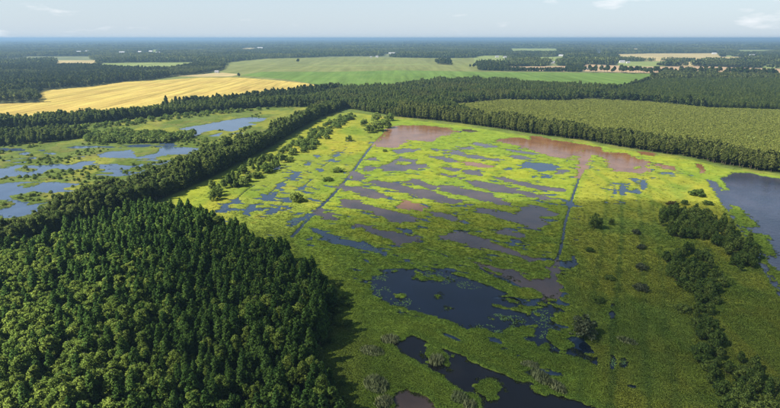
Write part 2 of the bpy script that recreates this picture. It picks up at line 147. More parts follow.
 ('left','thin pale pool above the diagonal belt',[(-212.1, 410.5), (-212.0, 407.6), (-214.4, 406.1), (-218.3, 406.6), (-221.8, 409.0), (-223.4, 412.1), (-222.2, 414.5), (-218.8, 415.1), (-214.8, 413.5)]),
 ('left','pale pool beside the upper left thicket',[(-286.0, 574.4), (-284.1, 567.6), (-285.7, 564.1), (-289.9, 565.3), (-295.0, 570.8), (-298.6, 578.1), (-298.9, 583.8), (-295.8, 585.1), (-290.6, 581.4)]),
 ('left','tiny pool beside the left tree belt',[(-188.3, 397.2), (-187.4, 393.0), (-189.1, 390.8), (-192.3, 391.5), (-195.8, 394.9), (-197.9, 399.4), (-197.5, 402.9), (-194.9, 403.8), (-191.2, 401.4)]),
]
ISLANDS=[
 [(18.2, 426.5), (16.4, 422.6), (12.3, 420.5), (7.6, 421.2), (4.6, 424.4), (4.6, 428.6), (7.8, 431.8), (12.6, 432.6), (16.7, 430.4)],
 [(-281.0, 402.2), (-279.8, 397.3), (-283.2, 394.7), (-289.5, 395.6), (-295.9, 399.6), (-299.5, 404.8), (-298.5, 408.9), (-293.2, 409.9), (-286.3, 407.2)],
 [(-267.4, 358.8), (-259.1, 364.6), (-252.6, 362.3), (-253.9, 353.1), (-257.7, 351.8)],
 [(9.4, 207.8), (12.0, 213.3), (14.7, 209.0), (19.9, 207.3), (18.8, 204.5), (14.5, 205.3), (10.9, 205.8)],
 [(22.9, 205.2), (22.5, 204.2), (21.5, 203.7), (20.5, 203.9), (19.8, 204.7), (19.9, 205.7), (20.7, 206.5), (21.8, 206.6), (22.7, 206.1)],
 [(27.2, 204.0), (26.7, 203.2), (25.7, 202.8), (24.7, 202.9), (24.0, 203.6), (24.1, 204.5), (24.9, 205.2), (26.0, 205.3), (26.9, 204.9)],
 [(20.2, 210.2), (19.7, 207.8), (18.8, 206.5), (17.9, 207.0), (17.5, 208.9), (17.7, 211.5), (18.4, 213.5), (19.4, 213.9), (20.1, 212.6)],
 [(21.4, 190.3), (21.0, 189.2), (20.4, 188.6), (19.7, 188.8), (19.3, 189.7), (19.5, 190.9), (20.0, 191.8), (20.7, 192.0), (21.2, 191.4)],
 [(18.7, 192.2), (18.5, 191.7), (18.0, 191.5), (17.5, 191.6), (17.1, 191.9), (17.2, 192.4), (17.6, 192.8), (18.1, 192.9), (18.6, 192.7)],
 [(22.7, 179.0), (22.3, 177.4), (21.5, 176.6), (20.8, 176.9), (20.4, 178.2), (20.6, 179.8), (21.2, 181.1), (22.0, 181.4), (22.6, 180.6)],
 [(5.7, 188.9), (5.1, 187.3), (3.6, 186.4), (2.0, 186.7), (1.0, 188.0), (1.0, 189.8), (2.0, 191.1), (3.7, 191.4), (5.1, 190.5)],
 [(41.3, 173.5), (40.7, 172.5), (39.6, 172.0), (38.6, 172.2), (38.0, 172.9), (38.2, 174.0), (39.1, 174.7), (40.2, 174.9), (41.1, 174.4)],
 [(44.1, 172.0), (43.7, 171.4), (42.9, 171.0), (42.0, 171.2), (41.6, 171.7), (41.7, 172.3), (42.4, 172.8), (43.3, 172.9), (43.9, 172.6)],
 [(46.3, 171.0), (46.0, 170.6), (45.5, 170.3), (45.0, 170.4), (44.8, 170.8), (44.9, 171.3), (45.3, 171.7), (45.8, 171.7), (46.2, 171.5)],
 [(52.4, 164.3), (50.5, 161.1), (47.5, 159.5), (44.7, 160.0), (43.3, 162.6), (44.1, 166.0), (46.7, 168.8), (50.0, 169.4), (52.2, 167.6)],
 [(58.5, 174.9), (57.9, 174.2), (56.8, 173.8), (55.8, 174.0), (55.2, 174.6), (55.4, 175.3), (56.3, 175.9), (57.4, 176.0), (58.3, 175.7)],
 [(24.4, 131.6), (27.1, 135.6), (29.4, 136.8), (32.3, 136.2), (34.0, 134.0), (34.0, 130.9), (31.1, 127.3), (27.6, 126.9), (25.4, 129.0)],
 [(43.5, 133.6), (45.3, 132.8), (47.8, 129.5), (46.1, 128.7), (43.2, 130.9)],
 [(10.4, 149.3), (12.5, 154.2), (16.0, 155.2), (19.9, 148.8), (20.4, 144.2), (18.9, 139.8), (16.1, 143.3), (12.9, 144.2)],
 [(240.8, 367.8), (241.3, 363.2), (234.0, 347.1), (228.4, 342.2), (233.0, 353.5)],
 [(212.9, 310.2), (216.1, 306.8), (212.7, 291.8), (208.8, 277.2), (205.6, 271.8), (194.9, 269.1), (196.4, 277.2), (204.6, 294.9)],
 [(197.1, 281.5), (209.6, 280.1), (208.3, 275.9), (202.8, 269.9), (196.6, 270.4), (196.4, 263.2), (200.9, 258.9), (196.0, 249.4), (192.3, 240.5), (187.7, 231.7), (184.5, 229.7), (181.8, 232.7), (177.2, 222.4), (175.1, 215.1), (176.7, 213.3), (170.4, 201.6), (163.7, 189.6), (159.3, 188.2), (163.9, 198.5), (170.0, 213.3), (175.9, 226.2), (182.3, 240.5), (188.6, 254.1), (192.6, 269.1)],
 [(156.3, 450.9), (164.6, 453.7), (169.1, 447.6), (161.1, 439.0), (155.1, 442.9)],
 [(174.2, 477.4), (180.1, 474.4), (174.2, 470.7)],
 [(200.7, 483.5), (209.3, 479.7), (202.5, 464.9), (196.4, 470.7)],
 [(203.6, 410.5), (201.4, 407.3), (198.9, 405.6), (197.2, 406.1), (197.0, 408.8), (198.6, 412.3), (201.2, 415.0), (203.5, 415.6), (204.4, 413.9)],
]
DITCHES=[
 ('straight dark ditch running through the left marsh strip',1.1,[(-2.3, 590.9), (-19.9, 484.3), (-31.0, 380.3), (-39.4, 326.2), (-44.6, 301.2), (-51.7, 256.0)]),
 ('straight ditch along the right strip',0.7,[(151.9, 402.2), (137.0, 366.0), (122.4, 333.0), (109.2, 301.2), (99.3, 277.8), (91.3, 256.0), (85.5, 240.9), (77.8, 223.9)]),
 ('thin winding channel linking pools in the left strip',0.45,[(-71.1, 391.5), (-79.3, 358.8), (-80.8, 341.0), (-81.2, 318.2), (-87.6, 309.5), (-93.4, 293.3)]),
 ('thin winding channel beside the lone shrub',0.4,[(-58.5, 371.6), (-61.5, 348.4), (-68.3, 353.5), (-75.3, 353.5)]),
 ('thin channel by the bushes above the forest',0.5,[(-96.4, 357.9), (-99.0, 345.0), (-100.1, 322.5), (-104.0, 301.9)]),
 ('thin channel right of the forest corner',0.35,[(-66.6, 325.5), (-68.8, 309.5), (-69.2, 291.8)]),
 ('thin channel in the yellow mats',0.5,[(-41.7, 483.5), (-47.1, 457.8), (-50.9, 431.4), (-55.7, 413.4)]),
 ('dark broken seam between the shaded mats',0.5,[(15.1, 242.7), (18.2, 239.4), (22.9, 236.2), (28.7, 229.1)]),
 ('dark seam across the shaded mats',0.5,[(34.3, 223.3), (39.7, 223.3), (43.9, 211.6), (49.0, 204.0)]),
]
ZONES={
 'forest_block':[(-229.5, 200.1), (-205.4, 217.2), (-186.1, 228.5), (-170.6, 250.3), (-155.5, 271.2), (-141.5, 290.0), (-109.0, 281.2), (-77.9, 251.7), (-48.8, 221.6), (-26.7, 195.5), (-20.8, 182.7), (-22.6, 161.0), (-24.9, 147.1), (-16.2, 128.6), (-10.3, 116.1), (-4.9, 100.7), (-157.9, 100.7), (-218.7, 151.7)],
 'sunny_part':[(-292.1, 238.4), (-192.1, 223.9), (-154.6, 223.9), (-118.2, 186.8), (-87.5, 151.7), (-69.6, 126.4), (-57.0, 97.7), (-154.4, 97.7)],
 'diagonal_belt':[(-64.5, 786.6), (-91.9, 684.3), (-106.1, 590.9), (-113.8, 503.6), (-125.3, 430.2), (-135.3, 371.6), (-147.2, 328.4), (-161.2, 284.6), (-175.6, 251.7), (-188.7, 232.1), (-208.2, 209.8), (-220.3, 223.9), (-200.7, 249.0), (-195.4, 272.9), (-182.3, 311.2), (-172.6, 360.5), (-158.3, 422.8), (-135.4, 496.2), (-122.2, 574.4), (-110.8, 679.9), (-84.9, 810.7)],
 'belt_shrubs':[(-122.9, 330.7), (-117.5, 395.7), (-105.0, 466.3), (-93.5, 535.4), (-75.0, 650.2), (-61.3, 712.2), (-43.1, 702.7), (-60.8, 571.2), (-75.5, 470.7), (-87.2, 408.8), (-100.7, 360.5), (-112.0, 317.5)],
 'back_belt':[(10.6, 693.4), (51.2, 666.8), (85.9, 638.2), (126.9, 597.7), (155.3, 564.9), (202.8, 521.7), (218.7, 498.6), (243.7, 466.3), (263.5, 447.6), (274.4, 419.3), (286.3, 402.2), (306.5, 386.3), (337.9, 360.5), (352.2, 345.0), (374.4, 368.8), (357.5, 383.3), (323.0, 408.8), (302.3, 426.5), (290.4, 445.6), (278.7, 475.1), (257.1, 493.8), (231.6, 529.8), (214.2, 552.8), (165.6, 604.7), (135.1, 638.2), (93.0, 693.4), (56.7, 742.4), (11.8, 775.1)],
 'dark_wood':[(-147.6, 863.4), (-97.2, 1029.2), (21.4, 1137.4), (119.3, 1270.3), (219.7, 1300.6), (364.2, 1137.4), (423.9, 1070.0), (468.3, 1070.0), (344.2, 907.4), (285.5, 884.9), (187.8, 899.8), (86.2, 823.3), (107.7, 702.7), (93.0, 693.4), (56.7, 742.4), (11.8, 775.1), (10.6, 693.4), (-67.5, 786.6), (-84.9, 810.7), (-105.0, 763.9)],
 'field_belt':[(-503.9, 541.1), (-440.2, 584.2), (-360.3, 646.2), (-265.9, 732.1), (-143.1, 836.2), (-103.4, 836.2), (-89.0, 939.3), (-152.4, 892.3), (-282.9, 780.8), (-382.9, 688.8), (-467.9, 622.9), (-541.8, 584.2)],
 'left_belt':[(-434.4, 462.0), (-377.3, 496.2), (-341.5, 516.4), (-318.6, 538.2), (-346.2, 577.6), (-386.7, 571.2), (-419.9, 555.8), (-489.2, 524.4)],
 'left_thicket':[(-307.9, 519.0), (-257.5, 508.6), (-224.9, 513.8), (-203.8, 529.8), (-211.0, 558.8), (-287.3, 571.2), (-333.5, 564.9)],
 'left_scrub':[(-364.6, 571.2), (-310.1, 619.2), (-252.5, 693.4), (-186.6, 763.9), (-136.9, 798.5), (-249.9, 747.7), (-328.8, 658.4), (-369.8, 619.2)],
 'left_bank':[(-202.5, 279.5), (-191.5, 328.4), (-176.2, 368.8), (-166.6, 422.8), (-185.0, 437.7), (-214.9, 419.3), (-217.2, 363.2), (-213.7, 311.2), (-213.5, 290.0)],
 'pine_plantation':[(347.6, 907.4), (459.5, 1049.2), (569.5, 1187.2), (696.5, 1316.3), (965.3, 1285.3), (1118.2, 1213.7), (668.0, 712.2), (583.2, 763.9), (480.3, 792.5), (424.8, 870.4)],
 'young_plantation':[(90.2, 817.0), (185.6, 889.3), (283.3, 877.6), (344.2, 898.3), (420.2, 860.6), (475.5, 784.3), (575.2, 753.0), (659.4, 702.7), (374.4, 368.8), (357.5, 383.3), (323.0, 408.8), (302.3, 426.5), (290.4, 445.6), (278.7, 475.1), (257.1, 493.8), (231.6, 529.8), (214.2, 552.8), (165.6, 604.7), (135.1, 638.2), (107.6, 693.4)],
 'thicket_upper':[(151.8, 279.5), (169.2, 295.5), (181.8, 288.2), (185.1, 269.7), (179.0, 240.9), (168.9, 217.2), (156.6, 210.9), (161.3, 228.5), (165.3, 251.7), (153.6, 247.6), (146.5, 251.7)],
 'thicket_middle':[(128.4, 223.9), (145.6, 238.4), (152.3, 234.6), (147.0, 217.2), (139.1, 195.5), (129.1, 184.3), (121.9, 182.7), (124.1, 195.5), (116.7, 197.3)],
 'thicket_link':[(120.3, 188.5), (131.6, 188.5), (118.0, 161.0), (111.2, 156.6), (107.8, 160.4)],
 'thicket_lower':[(107.4, 161.0), (115.8, 164.3), (114.4, 151.7), (114.5, 141.7), (116.1, 128.6), (111.2, 116.1), (101.9, 107.2), (91.7, 107.2), (93.2, 121.3), (96.9, 136.6)],
 'central_marsh':[(-58.2, 742.4), (10.4, 675.5), (84.0, 622.9), (150.6, 546.9), (198.1, 508.6), (237.5, 453.7), (258.1, 437.7), (268.1, 408.8), (299.9, 377.4), (361.8, 291.8), (196.8, 100.7), (-9.2, 100.7), (-16.9, 122.1), (-25.4, 146.0), (-21.2, 178.7), (-26.4, 193.7), (-77.2, 249.0), (-108.4, 279.5), (-143.4, 324.0), (-124.0, 419.3), (-110.7, 489.0), (-89.6, 666.8)],
 'right_strip':[(172.1, 437.7), (219.0, 419.3), (229.2, 371.6), (193.7, 274.5), (159.1, 193.7), (140.2, 146.0), (114.2, 100.7), (55.9, 100.7), (64.5, 135.6), (68.1, 186.8), (89.9, 251.7), (119.9, 321.8), (144.0, 377.4)],
 'left_strip':[(10.5, 684.3), (-5.7, 590.9), (-31.5, 377.4), (-52.5, 254.6), (-43.5, 232.1), (-23.4, 200.1), (-12.6, 164.3), (3.3, 146.0), (8.5, 122.1), (2.4, 100.7), (-14.6, 100.7), (-24.9, 147.1), (-21.2, 182.7), (-48.8, 221.6), (-109.0, 281.2), (-132.1, 357.9), (-111.7, 493.8), (-89.6, 666.8), (-59.8, 763.9)],
 'strip_water':[(-8.0, 590.9), (12.5, 650.2), (76.7, 611.9), (144.1, 529.8), (187.4, 479.7), (236.2, 445.6), (232.4, 377.4), (162.0, 321.8), (118.6, 291.8), (81.4, 215.1), (67.0, 171.3), (68.5, 146.0), (50.7, 130.9), (14.4, 164.3), (-8.0, 186.8), (-29.7, 238.4), (-94.7, 263.4), (-110.0, 311.2), (-90.9, 419.3), (-61.7, 529.8)],
 'left_water':[(-307.1, 357.9), (-403.0, 479.7), (-323.7, 503.6), (-252.3, 519.0), (-199.4, 541.1), (-160.0, 650.2), (-162.3, 558.8), (-172.1, 437.7), (-186.5, 345.0), (-199.1, 297.4), (-202.7, 251.7), (-218.1, 244.9)],
 'left_marsh_bushes':[(-371.9, 419.3), (-429.4, 489.0), (-333.1, 519.0), (-257.3, 529.8), (-211.0, 558.8), (-181.6, 742.4), (-160.0, 650.2), (-162.3, 558.8), (-177.9, 453.7), (-192.8, 357.9), (-201.4, 301.2), (-207.8, 258.9)],
 'wet_track':[(168.4, 366.0), (126.8, 266.5), (96.9, 200.1), (79.8, 164.3), (68.1, 135.6), (60.5, 118.1)],
 'shore_yellow':[(207.2, 345.0), (233.6, 371.6), (208.7, 311.2), (180.0, 244.9), (176.7, 251.7), (186.0, 295.5), (182.3, 311.2)],
 'grove':[(295.3, 1910.4), (383.2, 1787.1), (430.9, 1978.6), (330.5, 2090.3)],
 'small_grove':[(185.7, 2171.9), (239.3, 2074.7), (249.7, 2278.5), (208.2, 2335.8)],
 'hedge':[(590.7, 1638.6), (751.9, 1546.6), (856.3, 1476.0), (1041.7, 1426.1), (1180.9, 1400.6), (1249.7, 1483.9), (1112.5, 1525.1), (916.7, 1582.1), (798.0, 1643.5), (621.5, 1725.7)],
 'shadow':[(-52.3, 87.0), (-72.5, 126.4), (-90.4, 157.8), (-100.8, 197.3), (-98.7, 230.9), (-86.8, 260.4), (-70.0, 281.2), (-39.0, 295.5), (6.3, 313.3), (56.6, 311.2), (108.2, 315.3), (161.0, 319.6), (187.0, 297.4), (220.1, 276.1), (289.1, 244.9), (444.7, 186.8), (285.3, 87.0)],
}
FIELDS={
 'grain':[(-622.5, 634.3), (-499.3, 666.8), (-451.8, 693.4), (-408.6, 737.2), (-349.9, 780.8), (-299.9, 829.7), (-217.2, 956.0), (-171.8, 1009.9), (-105.0, 1114.1), (-191.3, 1241.4), (-282.4, 1332.3), (-409.1, 1437.3), (-511.4, 1437.3), (-571.7, 1348.8), (-644.3, 1285.3), (-657.4, 1144.7), (-698.5, 1076.4), (-675.6, 1009.9), (-574.1, 863.4), (-626.9, 845.6), (-764.8, 786.6)],
 'meadow':[(-609.4, 1325.9), (-587.8, 1496.1), (-547.0, 1582.1), (-551.1, 1758.7), (-708.6, 2355.5), (-640.1, 2763.2), (-435.1, 2936.9), (-227.0, 3065.3), (54.4, 2936.9), (262.4, 2833.0), (457.6, 2906.5), (288.7, 1758.7), (365.8, 1704.4), (532.7, 1678.5), (779.8, 1605.2), (790.9, 1537.9), (608.4, 1270.3), (468.3, 1070.0), (423.9, 1070.0), (364.2, 1137.4), (219.7, 1300.6), (119.3, 1270.3), (21.4, 1137.4), (-88.3, 1039.1), (-115.5, 1114.1), (-199.6, 1249.9), (-282.4, 1332.3), (-409.1, 1437.3), (-508.8, 1429.8), (-568.9, 1342.2)],
 'green':[(-401.1, 1678.5), (-188.0, 1678.5), (32.8, 1758.7), (275.7, 1678.5), (520.3, 1638.6), (773.2, 1591.3), (778.7, 1525.1), (608.4, 1270.3), (468.3, 1070.0), (423.9, 1070.0), (364.2, 1137.4), (219.7, 1300.6), (119.3, 1270.3), (21.4, 1137.4), (-88.3, 1039.1), (-116.6, 1125.6), (-202.8, 1270.3), (-268.8, 1365.6), (-425.6, 1516.7)],
 'tan_strip':[(-1576.9, 2537.5), (-1393.3, 2572.6), (-1035.5, 1910.4), (-1195.6, 1910.4)],
 'green_strip':[(-1217.7, 2260.0), (-1080.0, 2326.1), (-950.4, 2326.1), (-852.9, 2355.5), (-712.3, 2014.5), (-721.7, 1758.7), (-763.4, 1704.4), (-885.7, 1758.7), (-1014.7, 1878.1)],
 'tan_far':[(1476.2, 3549.3), (1783.8, 3713.1), (2309.4, 3788.0), (1584.1, 2572.6), (1323.6, 2459.3), (1186.6, 2459.3), (1087.9, 2572.6)],
 'green_far':[(1031.6, 2437.9), (1266.9, 2437.9), (1243.2, 2215.1), (889.6, 1910.4), (854.8, 2014.5)],
 'soil_strip':[(785.3, 2189.0), (920.8, 1978.6), (1162.2, 2014.5), (1342.3, 1846.7), (1476.2, 1758.7), (1211.2, 1437.3), (1077.3, 1476.0), (886.7, 1529.4), (786.5, 1619.4), (613.9, 1704.4)],
 'soil_patch':[(434.6, 1978.6), (664.6, 2029.2), (559.8, 1704.4), (387.1, 1758.7)],
 'green_patch':[(2026.6, 3280.2), (2081.2, 3280.2), (1448.6, 2260.0), (1389.8, 2260.0)],
 'green_edge':[(1490.4, 2155.1), (1671.8, 2090.3), (1504.6, 1878.1), (1301.7, 1878.1)],
 'pale_far':[(1202.6, 5531.1), (1691.8, 5531.1), (1205.8, 3839.6), (842.5, 3737.8)],
 'pale_near':[(464.1, 2983.8), (551.9, 3242.3), (683.5, 3299.4), (619.3, 2833.0), (471.0, 2146.8), (335.3, 2146.8)],
 'white_far':[(-1629.3, 5936.7), (-1465.2, 5936.7), (-1082.0, 4375.7), (-1203.1, 4375.7)],
 'bit_a':[(2466.3, 5531.1), (2537.7, 5531.1), (2010.6, 4375.7), (1954.1, 4375.7)],
 'bit_b':[(2219.9, 4664.7), (2288.7, 4664.7), (1868.5, 3788.0), (1805.5, 3788.0)],
 'bit_c':[(2212.5, 4375.7), (2285.2, 4375.7), (1987.5, 3788.0), (1917.5, 3788.0)],
 'cream_strip':[(-394.6, 2122.2), (-212.3, 2074.7), (40.1, 2155.1), (161.5, 2171.9), (157.9, 2122.2), (-203.2, 2021.8), (-384.9, 2090.3)],
 'cream_edge':[(-593.9, 1476.0), (-514.1, 1638.6), (-437.4, 1559.7), (-434.2, 1468.1), (-516.7, 1452.5)],
 'tan_b':[(1233.4, 2355.5), (1393.7, 2406.3), (1224.7, 2090.3), (1124.7, 2014.5), (1076.4, 2051.7)],
 'pale_b':[(806.6, 2983.8), (976.0, 3065.3), (769.8, 2355.5), (621.4, 2260.0)],
 'pale_c':[(1657.4, 2983.8), (1997.3, 3065.3), (1615.7, 2459.3), (1349.0, 2406.3)],
 'pale_d':[(3017.9, 4743.0), (3424.9, 4823.9), (2715.3, 3788.0), (2387.6, 3713.1)],
 'pale_e':[(-2171.8, 4907.7), (-1765.4, 5177.1), (-1412.5, 4181.3), (-1735.0, 3947.2)],
 'far_lake':[(1741.0, 4626.6), (1766.2, 4515.6), (1219.9, 3065.3), (1163.2, 3065.3)],
}
HOUSES=[
 ((-2299.0, 4003.2),40, 16, 5, 'long white barn leftmost of the far farm buildings'),
 ((-2304.8, 4120.2),30, 16, 5, 'white barn second from the left in the far woods'),
 ((-1875.5, 3788.0),46, 18, 6, 'long low white barn in the far woods'),
 ((-1848.1, 4003.2),34, 14, 5, 'short white barn between two longer ones in the far woods'),
 ((-1792.0, 4060.9),38, 16, 6, 'tall white barn among the far woods left of centre'),
 ((-1623.6, 3788.0),42, 14, 4, 'rightmost of the far white barns left of centre'),
 ((-1299.7, 5425.1),70, 25, 6, 'pale long greenhouse at the far edge of the woods'),
 ((-524.9, 1624.1),16, 9, 4, 'grey roofed farmhouse at the corner of the grain field'),
 ((-71.1, 2952.4),20, 11, 5, 'white farmhouse at the top edge of the green meadow'),
 ((-101.8, 2891.5),14, 9, 4, 'small white outbuilding beside the meadow farmhouse'),
 ((13.1, 3549.3),60, 18, 5, 'long pale barn behind the meadow farmhouse'),
 ((582.0, 2936.9),26, 11, 5, 'white house left of a pair above the dark grove'),
 ((615.9, 2891.5),22, 11, 5, 'white house right of a pair above the dark grove'),
 ((684.4, 2260.0),18, 10, 5, 'small white house among the trees right of centre'),
 ((997.2, 3151.4),36, 12, 5, 'pale house deep in the trees right of centre'),
 ((654.4, 1781.3),15, 9, 4.5, 'white cottage at the left end of the roadside trees'),
 ((990.0, 2297.3),30, 13, 6, 'white farmhouse with a dark roof below the tan field'),
 ((999.3, 2260.0),18, 10, 4, 'low dark roofed shed beside the white farmhouse'),
 ((2125.7, 3549.3),36, 13, 5, 'pale barn at the right end of the tan field'),
 ((2111.1, 3151.4),42, 14, 6, 'white house alone in the far right woods'),
]
SHRUBS=[
 ((-83.8, 493.8),9.5, 12, 'big dark bush beside the foot of the diagonal belt'),
 ((-92.1, 437.7),5.5, 8, 'wide dark bush below the diagonal belt'),
 ((-87.9, 457.8),5, 6, 'rounded bush between two bigger ones below the diagonal belt'),
 ((-99.7, 377.4),5, 9, 'long low bush below the diagonal belt'),
 ((-105.0, 366.0),4.5, 7, 'bush at the lower end of the long low bush row'),
 ((-108.5, 352.6),5, 6, 'leafy bush above the forest corner'),
 ((-93.7, 408.8),5, 5, 'small bush below the long bush row'),
 ((-72.8, 484.3),4, 6, 'pale low bush right of the big dark bush'),
 ((-87.1, 577.6),5.5, 6, 'upright bush near the top of the belt edge'),
 ((-4.7, 604.7),13, 12, 'tall dark tree shaped bush at the corner of the muddy pond'),
 ((-14.7, 584.2),13, 13, 'broad bush in the clump left of the muddy pond'),
 ((-23.2, 571.2),10.5, 11, 'left bush of the clump by the muddy pond'),
 ((-17.5, 650.2),12, 12, 'back bush of the clump by the muddy pond'),
 ((0.0, 658.4),11, 11, 'far right bush of the clump by the muddy pond'),
 ((-31.0, 619.2),9, 9, 'outer left bush of the clump by the muddy pond'),
 ((-41.8, 524.4),6, 6.5, 'small dark bush left of the muddy pond clump'),
 ((-40.7, 395.7),3.6, 9, 'low olive bush right of the lone round shrub'),
 ((-45.5, 368.8),3, 7, 'low flat bush above the lone round shrub'),
 ((-4.6, 470.7),3, 4, 'small olive bush below the muddy pond'),
 ((-59.5, 317.5),7.5, 8, 'lone round dark shrub in the left marsh strip'),
 ((67.8, 159.7),7.5, 8.2, 'lone grey green willow shrub in the shaded right marsh'),
 ((112.7, 268.1),9, 6.5, 'dark upright shrub at the top of the right strip'),
 ((124.1, 274.5),4, 3, 'slim small shrub right of the dark upright shrub'),
 ((98.1, 235.8),2.4, 4, 'faint low shrub below the dark upright shrub'),
 ((131.8, 260.4),2.6, 4.5, 'topmost of four grey shrubs in a column'),
 ((124.9, 239.6),2.4, 4.5, 'second from top of four grey shrubs in a column'),
 ((113.8, 215.1),3.0, 5.2, 'third from top of four grey shrubs in a column'),
 ((104.3, 194.6),3.2, 5.6, 'lowest of four grey shrubs in a column'),
 ((204.0, 330.7),5, 9, 'dark bush near the corner of the right lake'),
 ((184.8, 311.2),4, 4, 'small dark bush left of the yellow lakeshore'),
 ((176.2, 309.1),3, 7, 'low reddish brown bush at the top of the thicket'),
 ((199.9, 311.2),3, 6, 'olive bush on the yellow lakeshore'),
 ((82.8, 184.3),2.5, 4, 'low shrub in the shaded right strip'),
 ((95.4, 204.9),2.2, 4, 'faint low shrub on the grassy track'),
 ((112.3, 177.2),3, 6, 'loose shrub below the middle thicket'),
 ((116.4, 169.8),3, 6, 'loose shrub between the thickets'),
]
REEDS=[
 ((0.0, 157.2),6.5, 5, 2.6, 'grey green reed clump at the head of the dark channel'),
 ((15.2, 144.9),5.5, 5, 2.8, 'pale reed clump rising out of the dark channel'),
 ((-4.2, 132.7),7, 9, 2.7, 'feathery reed bed beside the bottom pond'),
 ((-1.7, 124.6),6, 5, 2.6, 'reed clump on the rim of the bottom pond'),
 ((20.1, 126.8),5, 5, 2.4, 'reed clump on the near bank of the dark channel'),
 ((22.7, 122.9),6, 4, 2.3, 'reed clump at the very bottom of the near bank'),
 ((46.3, 136.6),8, 5, 2.3, 'grey reeds on the far bank of the dark channel'),
 ((49.8, 131.8),8, 4, 2.2, 'reeds leaning over the right end of the dark channel'),
 ((81.8, 156.6),7, 4, 1.6, 'faint grey reed patch in the shaded right strip'),
 ((-6.0, 150.6),9, 6, 1.4, 'soft grey grass bed beside the forest edge'),
 ((44.8, 142.8),6, 3, 1.9, 'thin grey reeds above the dark channel'),
]
LONE=[
 ((-383.2, 2241.9),20, 'lone dark tree in the middle of the pale meadow'),
 ((-402.3, 1422.4),13, 'lone tree at the corner of the grain and green fields'),
 ((283.7, 1903.9),13, 'lone tree left of the dark grove'),
]
LILY=[
 (-4.4,207.3,4.4,4.3),
 (-7.1,200.1,2.9,9.7),
 (-4.1,194.0,4.1,6.1),
 (4.0,184.0,4.6,5.6),
 (7.7,178.7,3.9,2.6),
 (24.6,204.9,5.0,4.1),
 (40.1,173.1,3.7,2.5),
 (46.5,171.3,3.8,3.0),
 (57.0,175.6,3.8,5.1),
 (56.4,168.9,2.5,9.8),
 (36.8,162.6,3.6,2.8),
 (44.4,162.1,4.2,4.5),
 (32.6,166.0,4.9,2.3),
 (17.8,211.2,5.2,3.5),
 (34.2,201.6,6.4,4.9),
 (54.7,156.8,2.9,4.2),
 (72.1,144.9,1.1,3.7),
 (75.4,144.2,1.1,3.1),
 (-53.3,280.1,5.7,7.2),
 (-9.1,240.5,7.4,5.5),
 (170.8,357.9,13.1,23.4),
]

# ---------------------------------------------------------------- helpers
def _hash(ix, iy, seed):
    h = (ix.astype(np.int64)*374761393 + iy.astype(np.int64)*668265263 + seed*1442695041) & 0xffffffff
    h = ((h ^ (h >> 13))*1274126177) & 0xffffffff
    h = (h ^ (h >> 16)) & 0xffffffff
    return h.astype(np.float64)/4294967295.0
def vnoise(x, y, seed=0):
    ix = np.floor(x); iy = np.floor(y); fx = x-ix; fy = y-iy
    fx = fx*fx*(3-2*fx); fy = fy*fy*(3-2*fy)
    a = _hash(ix, iy, seed); b = _hash(ix+1, iy, seed); c = _hash(ix, iy+1, seed); d = _hash(ix+1, iy+1, seed)
    return (a*(1-fx)+b*fx)*(1-fy) + (c*(1-fx)+d*fx)*fy
def fbm(x, y, scale, seed=0, oct=3):
    s = 0; a = 1.0; t = 0; f = 1.0/scale
    for k in range(oct):
        s = s + a*vnoise(x*f + 17.3*k, y*f - 9.1*k, seed+k); t += a; a *= 0.5; f *= 2.03
    return s/t
def smooth(a, b, v):
    t = np.clip((v-a)/(b-a), 0, 1); return t*t*(3-2*t)
def seg_dist(x, y, pts, closed=True):
    d = np.full(x.shape, 1e18); n = len(pts)
    for i in range(n if closed else n-1):
        ax, ay = pts[i]; bx_, by_ = pts[(i+1) % n]
        dx, dy = bx_-ax, by_-ay; l2 = dx*dx+dy*dy+1e-9
        t = np.clip(((x-ax)*dx+(y-ay)*dy)/l2, 0, 1)
        d = np.minimum(d, (x-ax-t*dx)**2+(y-ay-t*dy)**2)
    return np.sqrt(d)
def inside(x, y, pts):
    r = np.zeros(x.shape, bool); n = len(pts)
    for i in range(n):
        ax, ay = pts[i]; bx_, by_ = pts[(i+1) % n]
        if ay == by_: continue
        c = ((ay > y) != (by_ > y)) & (x < (bx_-ax)*(y-ay)/(by_-ay)+ax)
        r ^= c
    return r
def sdist(x, y, pts, pad=30.0, far=-30.0):
    """signed distance to a polygon, positive inside; far outside its box it is only 'far'"""
    out = np.full(x.shape, far); p = np.array(pts)
    m = (x > p[:,0].min()-pad) & (x < p[:,0].max()+pad) & (y > p[:,1].min()-pad) & (y < p[:,1].max()+pad)
    if m.any():
        xs, ys = x[m], y[m]; d = seg_dist(xs, ys, pts); i = inside(xs, ys, pts)
        out[m] = np.where(i, d, -d)
    return out
def fast_inside(x, y, pts):
    out = np.zeros(x.shape, bool); p = np.array(pts)
    m = (x >= p[:,0].min()) & (x <= p[:,0].max()) & (y >= p[:,1].min()) & (y <= p[:,1].max())
    if m.any(): out[m] = inside(x[m], y[m], pts)
    return out
def mesh(name, verts, faces):
    me = bpy.data.meshes.new(name)
    verts = np.asarray(verts, dtype=np.float32).reshape(-1, 3)
    if isinstance(faces, np.ndarray):
        k = faces.shape[1]; n = len(faces)
        me.vertices.add(len(verts)); me.vertices.foreach_set('co', verts.ravel())
        me.loops.add(n*k); me.loops.foreach_set('vertex_index', faces.astype(np.int32).ravel())
        me.polygons.add(n); me.polygons.foreach_set('loop_start', np.arange(0, n*k, k, dtype=np.int32))
        me.update(calc_edges=True); me.validate()
    else:
        me.from_pydata(verts.tolist(), [], faces); me.update()
    return me
def link(name, data, mat=None, parent=None):
    o = bpy.data.objects.new(name, data); C.objects.link(o)
    if mat is not None: o.data.materials.append(mat)
    if parent is not None: o.parent = parent
    return o
